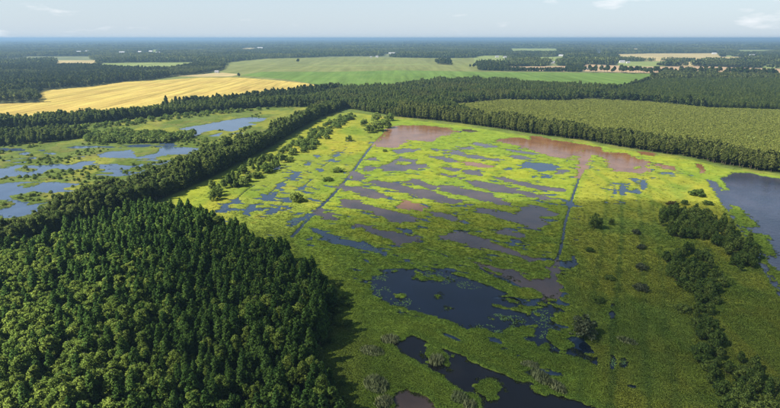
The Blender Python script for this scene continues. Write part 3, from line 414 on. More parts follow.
def tag(o, label=None, cat=None, group=None, kind=None):
    if label: o['label'] = label
    if cat: o['category'] = cat
    if group: o['group'] = group
    if kind: o['kind'] = kind
    return o

# ---------------------------------------------------------------- materials
def new_mat(name):
    m = bpy.data.materials.new(name); m.use_nodes = True; m.node_tree.nodes.clear(); return m, m.node_tree
def ramp2(t, fac, a, b, p0=0.0, p1=1.0):
    r = t.nodes.new('ShaderNodeValToRGB'); e = r.color_ramp.elements
    e[0].position = p0; e[1].position = p1; e[0].color = (*a, 1); e[1].color = (*b, 1)
    t.links.new(fac, r.inputs['Fac']); return r.outputs['Color']
def noise(t, vec, scale, detail=4, rough=0.55):
    n = t.nodes.new('ShaderNodeTexNoise'); n.inputs['Scale'].default_value = scale; n.inputs['Detail'].default_value = detail; n.inputs['Roughness'].default_value = rough
    t.links.new(vec, n.inputs['Vector']); return n.outputs['Fac']
def mul(t, a, b, f=1.0):
    m = t.nodes.new('ShaderNodeMix'); m.data_type = 'RGBA'; m.blend_type = 'MULTIPLY'; m.inputs[0].default_value = f
    t.links.new(a, m.inputs[6]); t.links.new(b, m.inputs[7]); return m.outputs[2]
def leaf_shader(t, col, transl):
    d = t.nodes.new('ShaderNodeBsdfDiffuse'); tr = t.nodes.new('ShaderNodeBsdfTranslucent'); ms = t.nodes.new('ShaderNodeMixShader')
    ms.inputs[0].default_value = transl; o = t.nodes.new('ShaderNodeOutputMaterial')
    t.links.new(col, d.inputs['Color']); t.links.new(col, tr.inputs['Color'])
    t.links.new(d.outputs[0], ms.inputs[1]); t.links.new(tr.outputs[0], ms.inputs[2]); t.links.new(ms.outputs[0], o.inputs['Surface'])
def foliage(name, a, b, transl=0.5, nscale=0.9):
    m, t = new_mat(name)
    oi = t.nodes.new('ShaderNodeObjectInfo'); tcn = t.nodes.new('ShaderNodeTexCoord')
    base = ramp2(t, oi.outputs['Random'], a, b)
    n = noise(t, tcn.outputs['Object'], nscale, 3)
    v = ramp2(t, n, (0.62, 0.66, 0.6), (1.25, 1.2, 1.1), 0.3, 0.7)
    leaf_shader(t, mul(t, base, v), transl); return m
def plain(name, c, rough=0.8, c2=None, scale=1.0):
    m, t = new_mat(name)
    p = t.nodes.new('ShaderNodeBsdfPrincipled'); o = t.nodes.new('ShaderNodeOutputMaterial')
    p.inputs['Roughness'].default_value = rough; p.inputs['Specular IOR Level'].default_value = 0.2
    tcn = t.nodes.new('ShaderNodeTexCoord'); c2 = c2 or tuple(v*0.75 for v in c)
    t.links.new(ramp2(t, noise(t, tcn.outputs['Object'], scale), c, c2, 0.3, 0.7), p.inputs['Base Color'])
    t.links.new(p.outputs[0], o.inputs['Surface']); return m
def tinted(name, attr_type, transl=None, rough_scale=1.5):
    m, t = new_mat(name)
    at = t.nodes.new('ShaderNodeAttribute'); at.attribute_type = attr_type; at.attribute_name = 'tint'
    tcn = t.nodes.new('ShaderNodeTexCoord')
    if attr_type == 'INSTANCER':
        oi = t.nodes.new('ShaderNodeObjectInfo'); v = ramp2(t, oi.outputs['Random'], (0.92, 0.93, 0.92), (1.08, 1.07, 1.07))
        leaf_shader(t, mul(t, at.outputs['Color'], v), transl); return m
    n1 = noise(t, tcn.outputs['Object'], 0.9, 6, 0.65); n2 = noise(t, tcn.outputs['Object'], 0.12, 4, 0.6)
    v = ramp2(t, n1, (0.86, 0.88, 0.84), (1.12, 1.1, 1.1), 0.3, 0.7); v2 = ramp2(t, n2, (0.85, 0.88, 0.8), (1.15, 1.1, 1.1), 0.3, 0.7)
    d = t.nodes.new('ShaderNodeBsdfDiffuse'); o = t.nodes.new('ShaderNodeOutputMaterial'); bp = t.nodes.new('ShaderNodeBump')
    bp.inputs['Strength'].default_value = 0.35; bp.inputs['Distance'].default_value = 0.25
    t.links.new(n1, bp.inputs['Height']); t.links.new(bp.outputs[0], d.inputs['Normal'])
    t.links.new(mul(t, mul(t, at.outputs['Color'], v), v2), d.inputs['Color']); t.links.new(d.outputs[0], o.inputs['Surface']); return m
def water(name, a, b, rough=0.06, bump=0.05, scale=0.5, spec=0.5):
    m, t = new_mat(name)
    p = t.nodes.new('ShaderNodeBsdfPrincipled'); o = t.nodes.new('ShaderNodeOutputMaterial'); tcn = t.nodes.new('ShaderNodeTexCoord')
    p.inputs['Specular IOR Level'].default_value = spec; p.inputs['IOR'].default_value = 1.333; p.inputs['Roughness'].default_value = rough
    n = noise(t, tcn.outputs['Object'], 0.06, 5, 0.6)
    t.links.new(ramp2(t, n, a, b, 0.35, 0.65), p.inputs['Base Color'])
    mpn = t.nodes.new('ShaderNodeMapping'); mpn.inputs['Scale'].default_value = (1, 1.9, 1); t.links.new(tcn.outputs['Object'], mpn.inputs['Vector'])
    nb = noise(t, mpn.outputs['Vector'], scale, 3, 0.6); bp = t.nodes.new('ShaderNodeBump'); bp.inputs['Strength'].default_value = bump; bp.inputs['Distance'].default_value = 0.6
    t.links.new(nb, bp.inputs['Height']); t.links.new(bp.outputs[0], p.inputs['Normal'])
    t.links.new(p.outputs[0], o.inputs['Surface']); return m
def field_mat(name, a, b, angle, stripe=0.06, amount=0.35, fine=0.4):
    """a crop: two tones in drill lines plus patchiness"""
    m, t = new_mat(name)
    tcn = t.nodes.new('ShaderNodeTexCoord'); mpn = t.nodes.new('ShaderNodeMapping')
    mpn.inputs['Rotation'].default_value = (0, 0, math.radians(angle)); mpn.inputs['Scale'].default_value = (stripe, stripe*0.06, 1)
    t.links.new(tcn.outputs['Object'], mpn.inputs['Vector'])
    s = noise(t, mpn.outputs['Vector'], 1.0, 3, 0.7); n = noise(t, tcn.outputs['Object'], 0.012, 5, 0.6); f = noise(t, tcn.outputs['Object'], fine, 3, 0.6)
    col = ramp2(t, n, a, b, 0.35, 0.65)
    col = mul(t, col, ramp2(t, s, (1-amount,)*3, (1+amount*0.6,)*3, 0.3, 0.7)); col = mul(t, col, ramp2(t, f, (0.8,)*3, (1.15,)*3, 0.3, 0.7))
    d = t.nodes.new('ShaderNodeBsdfDiffuse'); o = t.nodes.new('ShaderNodeOutputMaterial')
    t.links.new(col, d.inputs['Color']); t.links.new(d.outputs[0], o.inputs['Surface']); return m

M_PINE = foliage('pine_needles', (0.082, 0.170, 0.042), (0.150, 0.260, 0.060))
M_BIRCH = foliage('birch_leaves', (0.165, 0.265, 0.056), (0.290, 0.385, 0.080))
M_ALDER = foliage('alder_leaves', (0.092, 0.145, 0.042), (0.190, 0.245, 0.066))
M_BELT = foliage('belt_leaves', (0.140, 0.182, 0.050), (0.240, 0.275, 0.080))
M_SHRUB = foliage('willow_leaves', (0.145, 0.235, 0.058), (0.290, 0.380, 0.095))
M_GREYSHRUB = foliage('grey_willow_leaves', (0.17, 0.205, 0.115), (0.21, 0.245, 0.14))
M_REDSHRUB = foliage('reddish_leaves', (0.16, 0.12, 0.06), (0.19, 0.14, 0.07))
M_YOUNG = foliage('young_plantation_leaves', (0.34, 0.40, 0.09), (0.45, 0.49, 0.13))
M_FAR = foliage('far_wood_leaves', (0.038, 0.070, 0.026), (0.120, 0.150, 0.048), 0.2, 0.12)
M_FARLIGHT = foliage('far_leafy_wood', (0.095, 0.130, 0.042), (0.185, 0.215, 0.072), 0.3, 0.12)
M_TRUNK = plain('bark', (0.11, 0.085, 0.06), 0.9, (0.05, 0.04, 0.03), 3.0)
M_BIRCHBARK = plain('birch_bark', (0.50, 0.48, 0.44), 0.8, (0.12, 0.11, 0.1), 4.0)
M_MARSH = tinted('marsh_ground', 'GEOMETRY')
M_TUFT = tinted('marsh_grass_blades', 'INSTANCER', 0.30)
M_REED = foliage('reed_blades', (0.19, 0.235, 0.11), (0.26, 0.29, 0.15), 0.3, 0.5)
M_LILY = plain('lily_pad_green', (0.11, 0.19, 0.04), 0.5, (0.07, 0.13, 0.03), 0.4)
M_GROUND = plain('forest_floor', (0.16, 0.17, 0.07), 0.95, (0.05, 0.07, 0.028), 0.004)
WAT = {'mud': water('muddy_water', (0.170, 0.086, 0.040), (0.115, 0.056, 0.026), 0.15, 0.05, 0.5, 0.28),
       'grey': water('peaty_water', (0.066, 0.046, 0.036), (0.036, 0.027, 0.023), 0.08, 0.05, 0.5, 0.42),
       'blue': water('clear_blue_water', (0.016, 0.030, 0.055), (0.010, 0.020, 0.036), 0.05, 0.03),
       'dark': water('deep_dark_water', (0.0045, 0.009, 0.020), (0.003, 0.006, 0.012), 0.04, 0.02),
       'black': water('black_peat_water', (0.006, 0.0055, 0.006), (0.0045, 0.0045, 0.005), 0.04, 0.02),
       'lake': water('lake_water', (0.036, 0.036, 0.056), (0.018, 0.022, 0.040), 0.14, 0.35, 0.30),
       'left': water('open_pond_water', (0.040, 0.066, 0.115), (0.026, 0.046, 0.085), 0.06, 0.04)}
FM = {'grain': field_mat('ripe_grain', (0.37, 0.30, 0.080), (0.33, 0.245, 0.070), 80, 0.09, 0.42),
      'meadow': field_mat('pale_meadow', (0.155, 0.165, 0.058), (0.120, 0.142, 0.045), 84, 0.04, 0.28),
      'green': field_mat('green_crop', (0.085, 0.145, 0.030), (0.105, 0.160, 0.036), 82, 0.05, 0.3),
      'tan': field_mat('tan_crop', (0.33, 0.27, 0.13), (0.28, 0.23, 0.11), 88, 0.02, 0.2),
      'soil': field_mat('bare_soil', (0.32, 0.23, 0.14), (0.28, 0.20, 0.12), 88, 0.03, 0.2),
      'fgreen': field_mat('far_grass', (0.15, 0.19, 0.06), (0.17, 0.20, 0.07), 88, 0.02, 0.2)}

# ---------------------------------------------------------------- ground to the horizon
G = 40000.0
ground = link('ground', mesh('ground', [(-G, -3000, -0.75), (G, -3000, -0.75), (G, G, -0.75), (-G, G, -0.75)], [(0, 1, 2, 3)]), M_GROUND)
tag(ground, 'dark forest floor stretching to the horizon', kind='structure')

# ---------------------------------------------------------------- the marsh, a relief of mats and pools
def water_sd(x, y):
    w = np.full(x.shape, -30.0)
    for k, lb, p in PONDS: w = np.maximum(w, sdist(x, y, p, 12))
    for p in ISLANDS: w = np.minimum(w, -sdist(x, y, p, 8, -30))
    amp = 0.7 + np.clip((y-150)/260, 0, 1.5)
    w = np.where(w > -9, w + 0.2 + (fbm(x, y, 5.0, 3, 3)-0.5)*2.6*amp + (fbm(x, y, 1.7, 9, 2)-0.5)*2.0*amp, w)
    cm = fast_inside(x, y, ZONES['strip_water']); lm = fast_inside(x, y, ZONES['left_water'])
    lead = (fbm(x+0.8*y, y*1.6, 6.5, 14, 3)-0.578)*14 - 2.2*smooth(0.5, 9, -w)      # little leads of water among the mats near pools
    w = np.where(cm, np.maximum(w, np.minimum(lead, 0.7)), w)
    lp = (fbm(x*0.55, y, 15, 24, 3)-0.655)*22
    w = np.where(lm, np.maximum(w, np.minimum(lp, 0.8)), w)
    for lb, hw, p in DITCHES:
        a = np.array(p); m = (x > a[:,0].min()-9) & (x < a[:,0].max()+9) & (y > a[:,1].min()-9) & (y < a[:,1].max()+9)
        if m.any():
            d = hw - seg_dist(x[m], y[m], p, False); d -= (vnoise(x[m]/2.3, y[m]/2.3, 77)-0.45)*hw*0.8; w[m] = np.maximum(w[m], d)
    return w
def land_h(x, y):
    f = np.clip(1.25-y/330, 0.30, 0.75)
    return 0.22 + 0.5*np.clip(y/300-0.5, 0, 1)*(fbm(x, y, 5.5, 25, 2)-0.4) + f*(0.45*(fbm(x, y, 2.6, 21, 3)-0.4) + 0.14*(vnoise(x/0.8, y/0.8, 5)-0.5))
def height(x, y, w):
    t = smooth(-0.35, 0.45, w); h = np.maximum(land_h(x, y), 0.06)
    h = h + 0.12*smooth(-2.2, -0.6, w)
    return h*(1-t) - 0.55*t
def mixc(c, col, f): return c*(1-f[:, None]) + np.array(col)[None, :]*f[:, None]
FOREST_KEYS = ('forest_block', 'diagonal_belt', 'back_belt', 'dark_wood', 'field_belt', 'left_belt', 'pine_plantation', 'young_plantation')
def land_color(x, y, w):
    n1 = fbm(x, y, 34, 41, 4); n2 = fbm(x, y, 11, 51, 3); n3 = fbm(x*1.0, y*0.45, 22, 61, 3); n4 = fbm(x, y, 5, 71, 2)
    c = np.tile(np.array((0.105, 0.135, 0.048)), (len(x), 1))                     # left marsh: olive sedge
    c = mixc(c, (0.085, 0.115, 0.034), smooth(0.42, 0.62, n1)); c = mixc(c, (0.20, 0.20, 0.05), smooth(0.50, 0.68, n3)*0.75); c = mixc(c, (0.17, 0.13, 0.07), smooth(0.58, 0.72, n2)*0.35)
    cm = smooth(-5, 5, sdist(x, y, ZONES['central_marsh'], 12))
    q = np.tile(np.array((0.172, 0.222, 0.040)), (len(x), 1))                     # floating mats: fresh yellow green
    big = fbm(x, y, 70, 45, 3)
    q = mixc(q, (0.225, 0.245, 0.038), smooth(0.40, 0.66, big)); q = mixc(q, (0.125, 0.185, 0.040), smooth(0.48, 0.72, n2)*0.45)
    q = mixc(q, (0.120, 0.195, 0.042), smooth(-4.5, -0.5, w)*0.45)
    ls = smooth(-6, 8, sdist(x, y, ZONES['left_strip'], 12)); r = mixc(np.tile(np.array((0.165, 0.198, 0.042)), (len(x), 1)), (0.235, 0.230, 0.042), smooth(0.42, 0.66, big))
    r = mixc(r, (0.23, 0.17, 0.045), smooth(0.64, 0.78, n2)*0.35); r = mixc(r, (0.110, 0.17, 0.03), smooth(0.50, 0.72, n3)*0.6)
    q = q*(1-ls[:, None]) + r*ls[:, None]
    rs = smooth(-3, 5, sdist(x, y, ZONES['right_strip'], 12)); r = mixc(np.tile(np.array((0.225, 0.232, 0.044)), (len(x), 1)), (0.165, 0.208, 0.046), smooth(0.42, 0.64, n1))
    r = mixc(r, (0.12, 0.175, 0.035), smooth(0.46, 0.68, fbm(x, y*0.12, 7, 91, 3))*0.55); r = mixc(r, (0.25, 0.235, 0.04), smooth(0.58, 0.76, n2)*0.3)
    q = q*(1-rs[:, None]) + r*rs[:, None]
    
    for dx_, st_ in ((0, 0.62), (-9.5, 0.4), (11, 0.45), (19, 0.34)):
        tk = 1-smooth(0.4, 1.8, seg_dist(x-dx_, y, ZONES['wet_track'], False)+(n4-0.5)*2); q = mixc(q, (0.075, 0.125, 0.035), tk*st_)
    sh = smooth(-4, 3, sdist(x, y, ZONES['shore_yellow'], 10)); q = mixc(q, (0.36, 0.29, 0.04), sh*0.35)
    c = c*(1-cm[:, None]) + q*cm[:, None]
    c = c*(0.84+0.32*n4)[:, None]*(0.90+0.2*vnoise(x/1.9, y/1.9, 44))[:, None]
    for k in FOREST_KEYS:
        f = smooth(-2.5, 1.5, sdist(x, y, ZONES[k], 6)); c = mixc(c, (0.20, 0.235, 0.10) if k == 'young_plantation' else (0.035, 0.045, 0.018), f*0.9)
    c = mixc(c, (0.045, 0.055, 0.02), smooth(-0.25, 0.1, w))
    return np.clip(c*np.array((1.15, 1.28, 1.16)), 0.005, 1)

ny = int(math.log(830/62)/0.0030); nx = 600
ys = 62*np.exp(np.linspace(0, math.log(830/62), ny)); us = np.linspace(-1, 1, nx)
X = us[None, :]*(0.80*ys[:, None]+45); Y = np.repeat(ys[:, None], nx, 1)
X = X.ravel(); Y = Y.ravel()
WS = water_sd(X, Y)
Zh = height(X, Y, WS)
idx = np.arange(nx*ny).reshape(ny, nx)
border = np.zeros((ny, nx), bool); border[0] = border[-1] = True; border[:, 0] = border[:, -1] = True
Zh[border.ravel()] = -1.0
F4 = np.stack([idx[:-1, :-1], idx[:-1, 1:], idx[1:, 1:], idx[1:, :-1]], -1).reshape(-1, 4)
deep = WS > 1.6                                                                 # open water needs no bed
infield = fast_inside(X, Y, FIELDS['grain']) | fast_inside(X, Y, FIELDS['meadow'])
F4 = F4[~(deep | infield)[F4].all(1)]
me = mesh('marsh', np.stack([X, Y, Zh], 1), F4)
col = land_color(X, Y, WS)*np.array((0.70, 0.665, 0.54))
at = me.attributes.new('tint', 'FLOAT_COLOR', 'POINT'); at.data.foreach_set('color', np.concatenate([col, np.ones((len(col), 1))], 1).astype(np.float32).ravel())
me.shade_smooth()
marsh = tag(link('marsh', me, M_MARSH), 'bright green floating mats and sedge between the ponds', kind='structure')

# water surfaces: every pond and ditch a sheet of its own, reaching a little under its banks
def offset_poly(pts, d):
    n = len(pts); a = sum(pts[i][0]*pts[(i+1) % n][1]-pts[(i+1) % n][0]*pts[i][1] for i in range(n)); s = 1 if a > 0 else -1
    out = []
    for i in range(n):
        p0, p1, p2 = (Vector(pts[i-1]), Vector(pts[i]), Vector(pts[(i+1) % n]))
        e1 = (p1-p0); e2 = (p2-p1)
        if e1.length < 1e-6 or e2.length < 1e-6: continue
        e1.normalize(); e2.normalize()
        nn = Vector((e1.y+e2.y, -e1.x-e2.x))*s
        if nn.length < 1e-3: nn = Vector((e1.y, -e1.x))*s
        nn.normalize(); c = max(0.45, nn.dot(Vector((e1.y, -e1.x))*s)); out.append(p1+nn*(d/c))
    return out
def poly_sheet(name, pts, z, mat):
    from mathutils.geometry import tessellate_polygon
    v = [(p[0], p[1], z) for p in pts]
    tris = tessellate_polygon([[Vector(p) for p in v]])
    fs = []
    for t in tris:
        a, b, c = (v[i] for i in t)
        cr_ = (b[0]-a[0])*(c[1]-a[1])-(b[1]-a[1])*(c[0]-a[0])
        fs.append(tuple(t) if cr_ > 0 else tuple(reversed(t)))
    area = lambda q: abs(sum(q[i-1][0]*q[i][1]-q[i][0]*q[i-1][1] for i in range(len(q))))/2
    got = sum(area([v[i] for i in t_]) for t_ in fs)
    if abs(got-area(v)) > 0.04*area(v):                                          # an outline that crosses itself: its hull, banks cover the rest
        ps = sorted(set((round(p[0], 3), round(p[1], 3)) for p in v)); hull = []
        for seq in (ps, ps[::-1]):
            st = len(hull)
            for p in seq:
                while len(hull)-st >= 2 and (hull[-1][0]-hull[-2][0])*(p[1]-hull[-2][1])-(hull[-1][1]-hull[-2][1])*(p[0]-hull[-2][0]) <= 0: hull.pop()
                hull.append(p)
            hull.pop()
        v = [(p[0], p[1], z-0.05) for p in hull]; fs = [tuple(range(len(v)))]
    return link(name, mesh(name, v, fs), mat)
lvl = 0
tag(poly_sheet('pond', ZONES['strip_water'], -0.085, WAT['blue']), 'dark seams of water between the marsh mats', kind='structure')
tag(poly_sheet('pond', ZONES['left_water'], -0.085, WAT['left']), 'small pools scattered through the left wetland', kind='structure')
for k, lb, p in PONDS:
    cy_ = sum(q[1] for q in p)/len(p)
    o = poly_sheet('pond', offset_poly(p, 1.6 + cy_/260), 0.0 - 0.003*(lvl % 12), WAT[k]); lvl += 1
    tag(o, lb, kind='structure')
for lb, hw, p in DITCHES:
    ls_, rs_ = [], []
    for i, q in enumerate(p):
        d = Vector(p[min(i+1, len(p)-1)])-Vector(p[max(i-1, 0)]); d.normalize(); nrm = Vector((-d.y, d.x))*(hw+1.0)
        ls_.append(tuple(Vector(q)+nrm)); rs_.append(tuple(Vector(q)-nrm))
    o = poly_sheet('ditch', ls_+rs_[::-1], -0.04-0.003*(lvl % 12), WAT['dark']); lvl += 1
    tag(o, lb, kind='structure')

# ---------------------------------------------------------------- fields and clearings
FD = [('grain', 'grain', 'grain_field', 'ripe yellow grain field in the upper left'), ('meadow', 'meadow', 'meadow', 'pale meadow beyond the grain field'),
      ('green', 'green', 'crop_field', 'bright green crop field beyond the dark wood'), ('tan_strip', 'tan', 'crop_field', 'small tan field in the far left woods'),
      ('green_strip', 'fgreen', 'meadow', 'narrow green clearing in the far left woods'), ('tan_far', 'tan', 'crop_field', 'broad tan field in the far right woods'),
      ('green_far', 'fgreen', 'meadow', 'green meadow below the far tan field'), ('soil_strip', 'soil', 'soil_field', 'long strip of bare pinkish soil behind the roadside trees'),
      ('soil_patch', 'soil', 'soil_field', 'pale bare strip right of the dark grove'), ('green_patch', 'fgreen', 'meadow', 'small bright clearing right of the far tan field'),
      ('green_edge', 'fgreen', 'meadow', 'green clearing at the far right edge'), ('pale_far', 'fgreen', 'meadow', 'pale clearing near the horizon right of centre'),
      ('pale_near', 'fgreen', 'meadow', 'pale slope above the dark grove'), ('white_far', 'tan', 'crop_field', 'tiny pale field near the horizon left of centre'),
      ('bit_a', 'tan', 'crop_field', 'tiny pale field above the far tan field'), ('bit_b', 'fgreen', 'meadow', 'tiny green field above the far tan field'), ('bit_c', 'tan', 'crop_field', 'tiny tan field touching the far tan field'),
      ('tan_b', 'tan', 'crop_field', 'small tan field among the right hand woods'), ('pale_b', 'fgreen', 'meadow', 'pale clearing behind the small white house'), ('pale_c', 'tan', 'crop_field', 'cream strip under the far tan field'), ('pale_d', 'fgreen', 'meadow', 'thin clearing in the far right woods'), ('pale_e', 'fgreen', 'meadow', 'thin pale clearing near the horizon at left'),
      ('cream_strip', 'fgreen', 'meadow', 'thin pale strip across the meadow'), ('cream_edge', 'tan', 'crop_field', 'cream strip along the upper rim of the grain field')]
for i, (k, m, nm, lb) in enumerate(FD):
    z = -0.60 + 0.012*i
    tag(poly_sheet(nm, FIELDS[k], z, FM[m]), lb, kind='structure')
tag(poly_sheet('lake', FIELDS['far_lake'], -0.3, WAT['left']), 'small blue lake in the far right woods', kind='structure')
CLEAR = [v for v in FIELDS.values()]

# ---------------------------------------------------------------- foliage shapes
def cards(rng, pts, nrm, size, jit=0.45, flat=0.0):
    n = len(pts)
    a = rng.normal(size=(n, 3)); a /= np.linalg.norm(a, axis=1, keepdims=True)
    if flat: a[:, 2] *= (1-flat); a /= np.linalg.norm(a, axis=1, keepdims=True)
    b = rng.normal(size=(n, 3)); b -= (b*a).sum(1, keepdims=True)*a; b /= np.linalg.norm(b, axis=1, keepdims=True)
    s = size*rng.uniform(0.65, 1.3, (n, 1))
    v = np.stack([pts+a*s*0.62, pts+b*s*0.42, pts-a*s*0.62, pts-b*s*0.42], 1).reshape(-1, 3)
    f = np.arange(4*n).reshape(-1, 4)
    vn = nrm + rng.normal(size=nrm.shape)*jit; vn /= np.linalg.norm(vn, axis=1, keepdims=True)+1e-9
    return v, f, np.repeat(vn, 4, 0)
def card_mesh(name, v, f, vn, mat):
    me = mesh(name, v, f); me.shade_smooth()
    try: me.normals_split_custom_set_from_vertices(vn.astype(np.float32).tolist())
    except Exception: pass
    me.materials.append(mat); return me
def blob_leaves(rng, cen, rad, n, squash=0.8):
    d = rng.normal(size=(n, 3)); d[:, 2] = np.where(d[:, 2] < -0.35, -d[:, 2], d[:, 2]); d /= np.linalg.norm(d, axis=1, keepdims=True)
    r = rad*rng.uniform(0.6, 1.06, (n, 1))
    return cen + d*r*np.array([1, 1, squash]), d
def crown(name, mat, kind, seed, h, w, n, size):
    rng = np.random.default_rng(seed); P, N = [], []
    if kind == 'conifer':
        nc = 52
        for i in range(nc):
            t = (i+0.5)/nc; t = t**0.9
            z = h*(0.13+0.86*t); R = w*0.5*((1-t)**0.47)*(0.6+0.4*min(1, t/0.15)); a = i*2.39996+rng.uniform(-.4, .4)
            rr = R*rng.uniform(0.45, 0.92); cen = np.array([math.cos(a)*rr, math.sin(a)*rr, z-0.10*R])
            rad = max(0.20, 0.52*R*rng.uniform(0.75, 1.2)); k = max(8, int(n*(rad**2)*1.0))
            p, d = blob_leaves(rng, cen, rad, k, 0.95); P.append(p); out = np.array([math.cos(a), math.sin(a), 0.55]); N.append(d*0.6+out*0.6)
    else:
        full = kind == 'full'; kind = 'broad' if full else kind
        lo = 0.02 if full else (0.24 if kind == 'broad' else 0.02)
        cz = h*(lo+1)/2 if kind == 'broad' else h*0.36; rz = h*(1-lo)/2*0.86 if kind == 'broad' else h*0.52; nc = (44 if full else 34) if kind == 'broad' else 46
        lean = rng.uniform(-0.05, 0.05, 2)*h
        for i in range(nc):
            zz = 1-2*(i+0.5)/nc if kind == 'broad' else 1-1.5*(i+0.5)/nc
            a = i*2.39996+rng.uniform(-.5, .5); s = math.sqrt(max(0, 1-zz*zz)); q = rng.uniform(0.45, 0.88) if kind == 'broad' else rng.uniform(0.35, 1.12)
            fall = 1.0 if kind != 'broad' else (0.80 + 0.35*(0.5-0.5*zz)) + (0.25*max(0, -zz-0.4) if full else 0)
            fall *= (1-0.42*max(0, zz)) if full else 1.0
            cen = np.array([math.cos(a)*s*w*0.5*q*fall + lean[0]*zz, math.sin(a)*s*w*0.5*q*fall + lean[1]*zz, cz+zz*rz*q])
            rad = w*(rng.uniform(0.13, 0.23) if kind == 'broad' else rng.uniform(0.08, 0.19)); k = max(8, int(n*rad*rad))
            p, d = blob_leaves(rng, cen, rad, k, 0.85); P.append(p); o_ = (cen-np.array([0, 0, cz-0.15*h])); o_ = o_/(np.linalg.norm(o_)+1e-6); N.append(d*0.65+o_*0.5)
    P = np.concatenate(P); N = np.concatenate(N); P[:, 2] = np.maximum(P[:, 2], 0.12)
    v, f, vn = cards(rng, P, N, size); return card_mesh(name, v, f, vn, mat)
def tube(v, f, a, b, ra, rb, k=6):
    a, b = Vector(a), Vector(b); d = (b-a).normalized(); u = d.orthogonal().normalized(); w_ = d.cross(u); o = len(v)
    for c, r in ((a, ra), (b, rb)):
        for i in range(k):
            t = 2*math.pi*i/k; v.append(tuple(c+(u*math.cos(t)+w_*math.sin(t))*r))
    for i in range(k): f.append((o+i, o+(i+1) % k, o+k+(i+1) % k, o+k+i))
    f.append(tuple(range(o+k, o+2*k)))
def trunk(name, mat, seed, h, r, kind):
    rng = random.Random(seed); v, f = [], []
    if kind == 'shrub':
        for i in range(6):
            a = i*1.05+rng.uniform(-.2, .2); tube(v, f, (0.12*math.cos(a), 0.12*math.sin(a), -0.25), (h*0.38*math.cos(a), h*0.38*math.sin(a), h*rng.uniform(.45, .62)), r, r*0.3, 5)
    else:
        tube(v, f, (0, 0, -0.5), (0.04*h*rng.uniform(-.3, .3), 0, h*0.5), r, r*0.62, 7); tube(v, f, (0, 0, h*0.49), (0, 0, h*0.93), r*0.6, r*0.12, 6)
        for i in range(7):
            a = i*2.4; z = h*(0.28+0.08*i); q = h*0.15*(1-i/10); tube(v, f, (0, 0, z), (q*math.cos(a), q*math.sin(a), z+q*(0.35 if kind == 'conifer' else 0.9)), r*0.3, r*0.08, 4)
    me = mesh(name, v, f); me.materials.append(mat); return me

# detailed shapes for the single trees, light ones for the masses: (crown mesh, trunk mesh)
NEAR = {
 'pine': [(crown('pine_crown', M_PINE, 'conifer', 10+i, 11.5, 3.5+0.25*i, 330, 0.30), trunk('pine_trunk', M_TRUNK, i, 11.5, 0.15, 'conifer')) for i in range(4)],
 'birch': [(crown('birch_crown', M_BIRCH, 'full' if i % 2 else 'broad', 20+i, 10.5, 3.9+0.35*i, 190, 0.31), trunk('birch_trunk', M_BIRCHBARK, i, 10.5, 0.13, 'broad')) for i in range(4)],
 'alder': [(crown('alder_crown', M_ALDER, 'full', 30+i, 14, 4.8+0.5*i, 110, 0.42), trunk('alder_trunk', M_TRUNK, i, 14, 0.2, 'broad')) for i in range(4)],
 'belt': [(crown('belt_crown', M_BELT, 'full', 40+i, 14, 4.4+0.5*i, 90, 0.48), trunk('belt_trunk', M_TRUNK, i, 14, 0.2, 'broad')) for i in range(4)],
 'shrub': [(crown('shrub_crown', M_SHRUB, 'dome', 50+i, 5, 6.0, 150, 0.31), trunk('shrub_stems', M_TRUNK, i, 5, 0.06, 'shrub')) for i in range(4)],
 'scrubshrub': [(crown('sapling_crown', M_SHRUB, 'full', 90+i, 6, 3.0+0.3*i, 170, 0.30), trunk('sapling_stems', M_TRUNK, i, 6, 0.05, 'shrub')) for i in range(4)],
 'greyshrub': [(crown('grey_shrub_crown', M_GREYSHRUB, 'dome', 60+i, 5, 6.0, 80, 0.40), trunk('shrub_stems', M_TRUNK, i, 5, 0.06, 'shrub')) for i in range(2)],
 'redshrub': [(crown('red_shrub_crown', M_REDSHRUB, 'dome', 70, 5, 6.0, 60, 0.42), trunk('shrub_stems', M_TRUNK, 3, 5, 0.06, 'shrub'))],
 'field': [(crown('field_tree_crown', M_FAR, 'broad', 80+i, 14, 9, 14, 1.1), trunk('field_tree_trunk', M_TRUNK, i, 14, 0.25, 'broad')) for i in range(3)],
}
FARM = {
 'pine': [crown('pine_mass', M_PINE, 'conifer', 110+i, 11.5, 3.7, 150, 0.45) for i in range(4)],
 'birch': [crown('birch_mass', M_BIRCH, 'broad', 120+i, 10.5, 4.3, 100, 0.45) for i in range(4)],
 'alder': [crown('alder_mass', M_ALDER, 'full', 130+i, 14, 6.0, 34, 0.75) for i in range(4)],
 'belt': [crown('belt_mass', M_BELT, 'full', 140+i, 14, 5.6, 30, 0.80) for i in range(4)],
 'shrub': [crown('shrub_mass', M_SHRUB, 'dome', 150+i, 5, 6.0, 40, 0.58) for i in range(3)],
 'young': [crown('young_mass', M_YOUNG, 'dome', 160+i, 2.4, 2.4, 40, 0.5) for i in range(3)],
 'far': [crown('far_mass', M_FAR, 'conifer' if i % 2 else 'broad', 170+i, 14.5, 6.5, 12, 1.25) for i in range(4)],
}
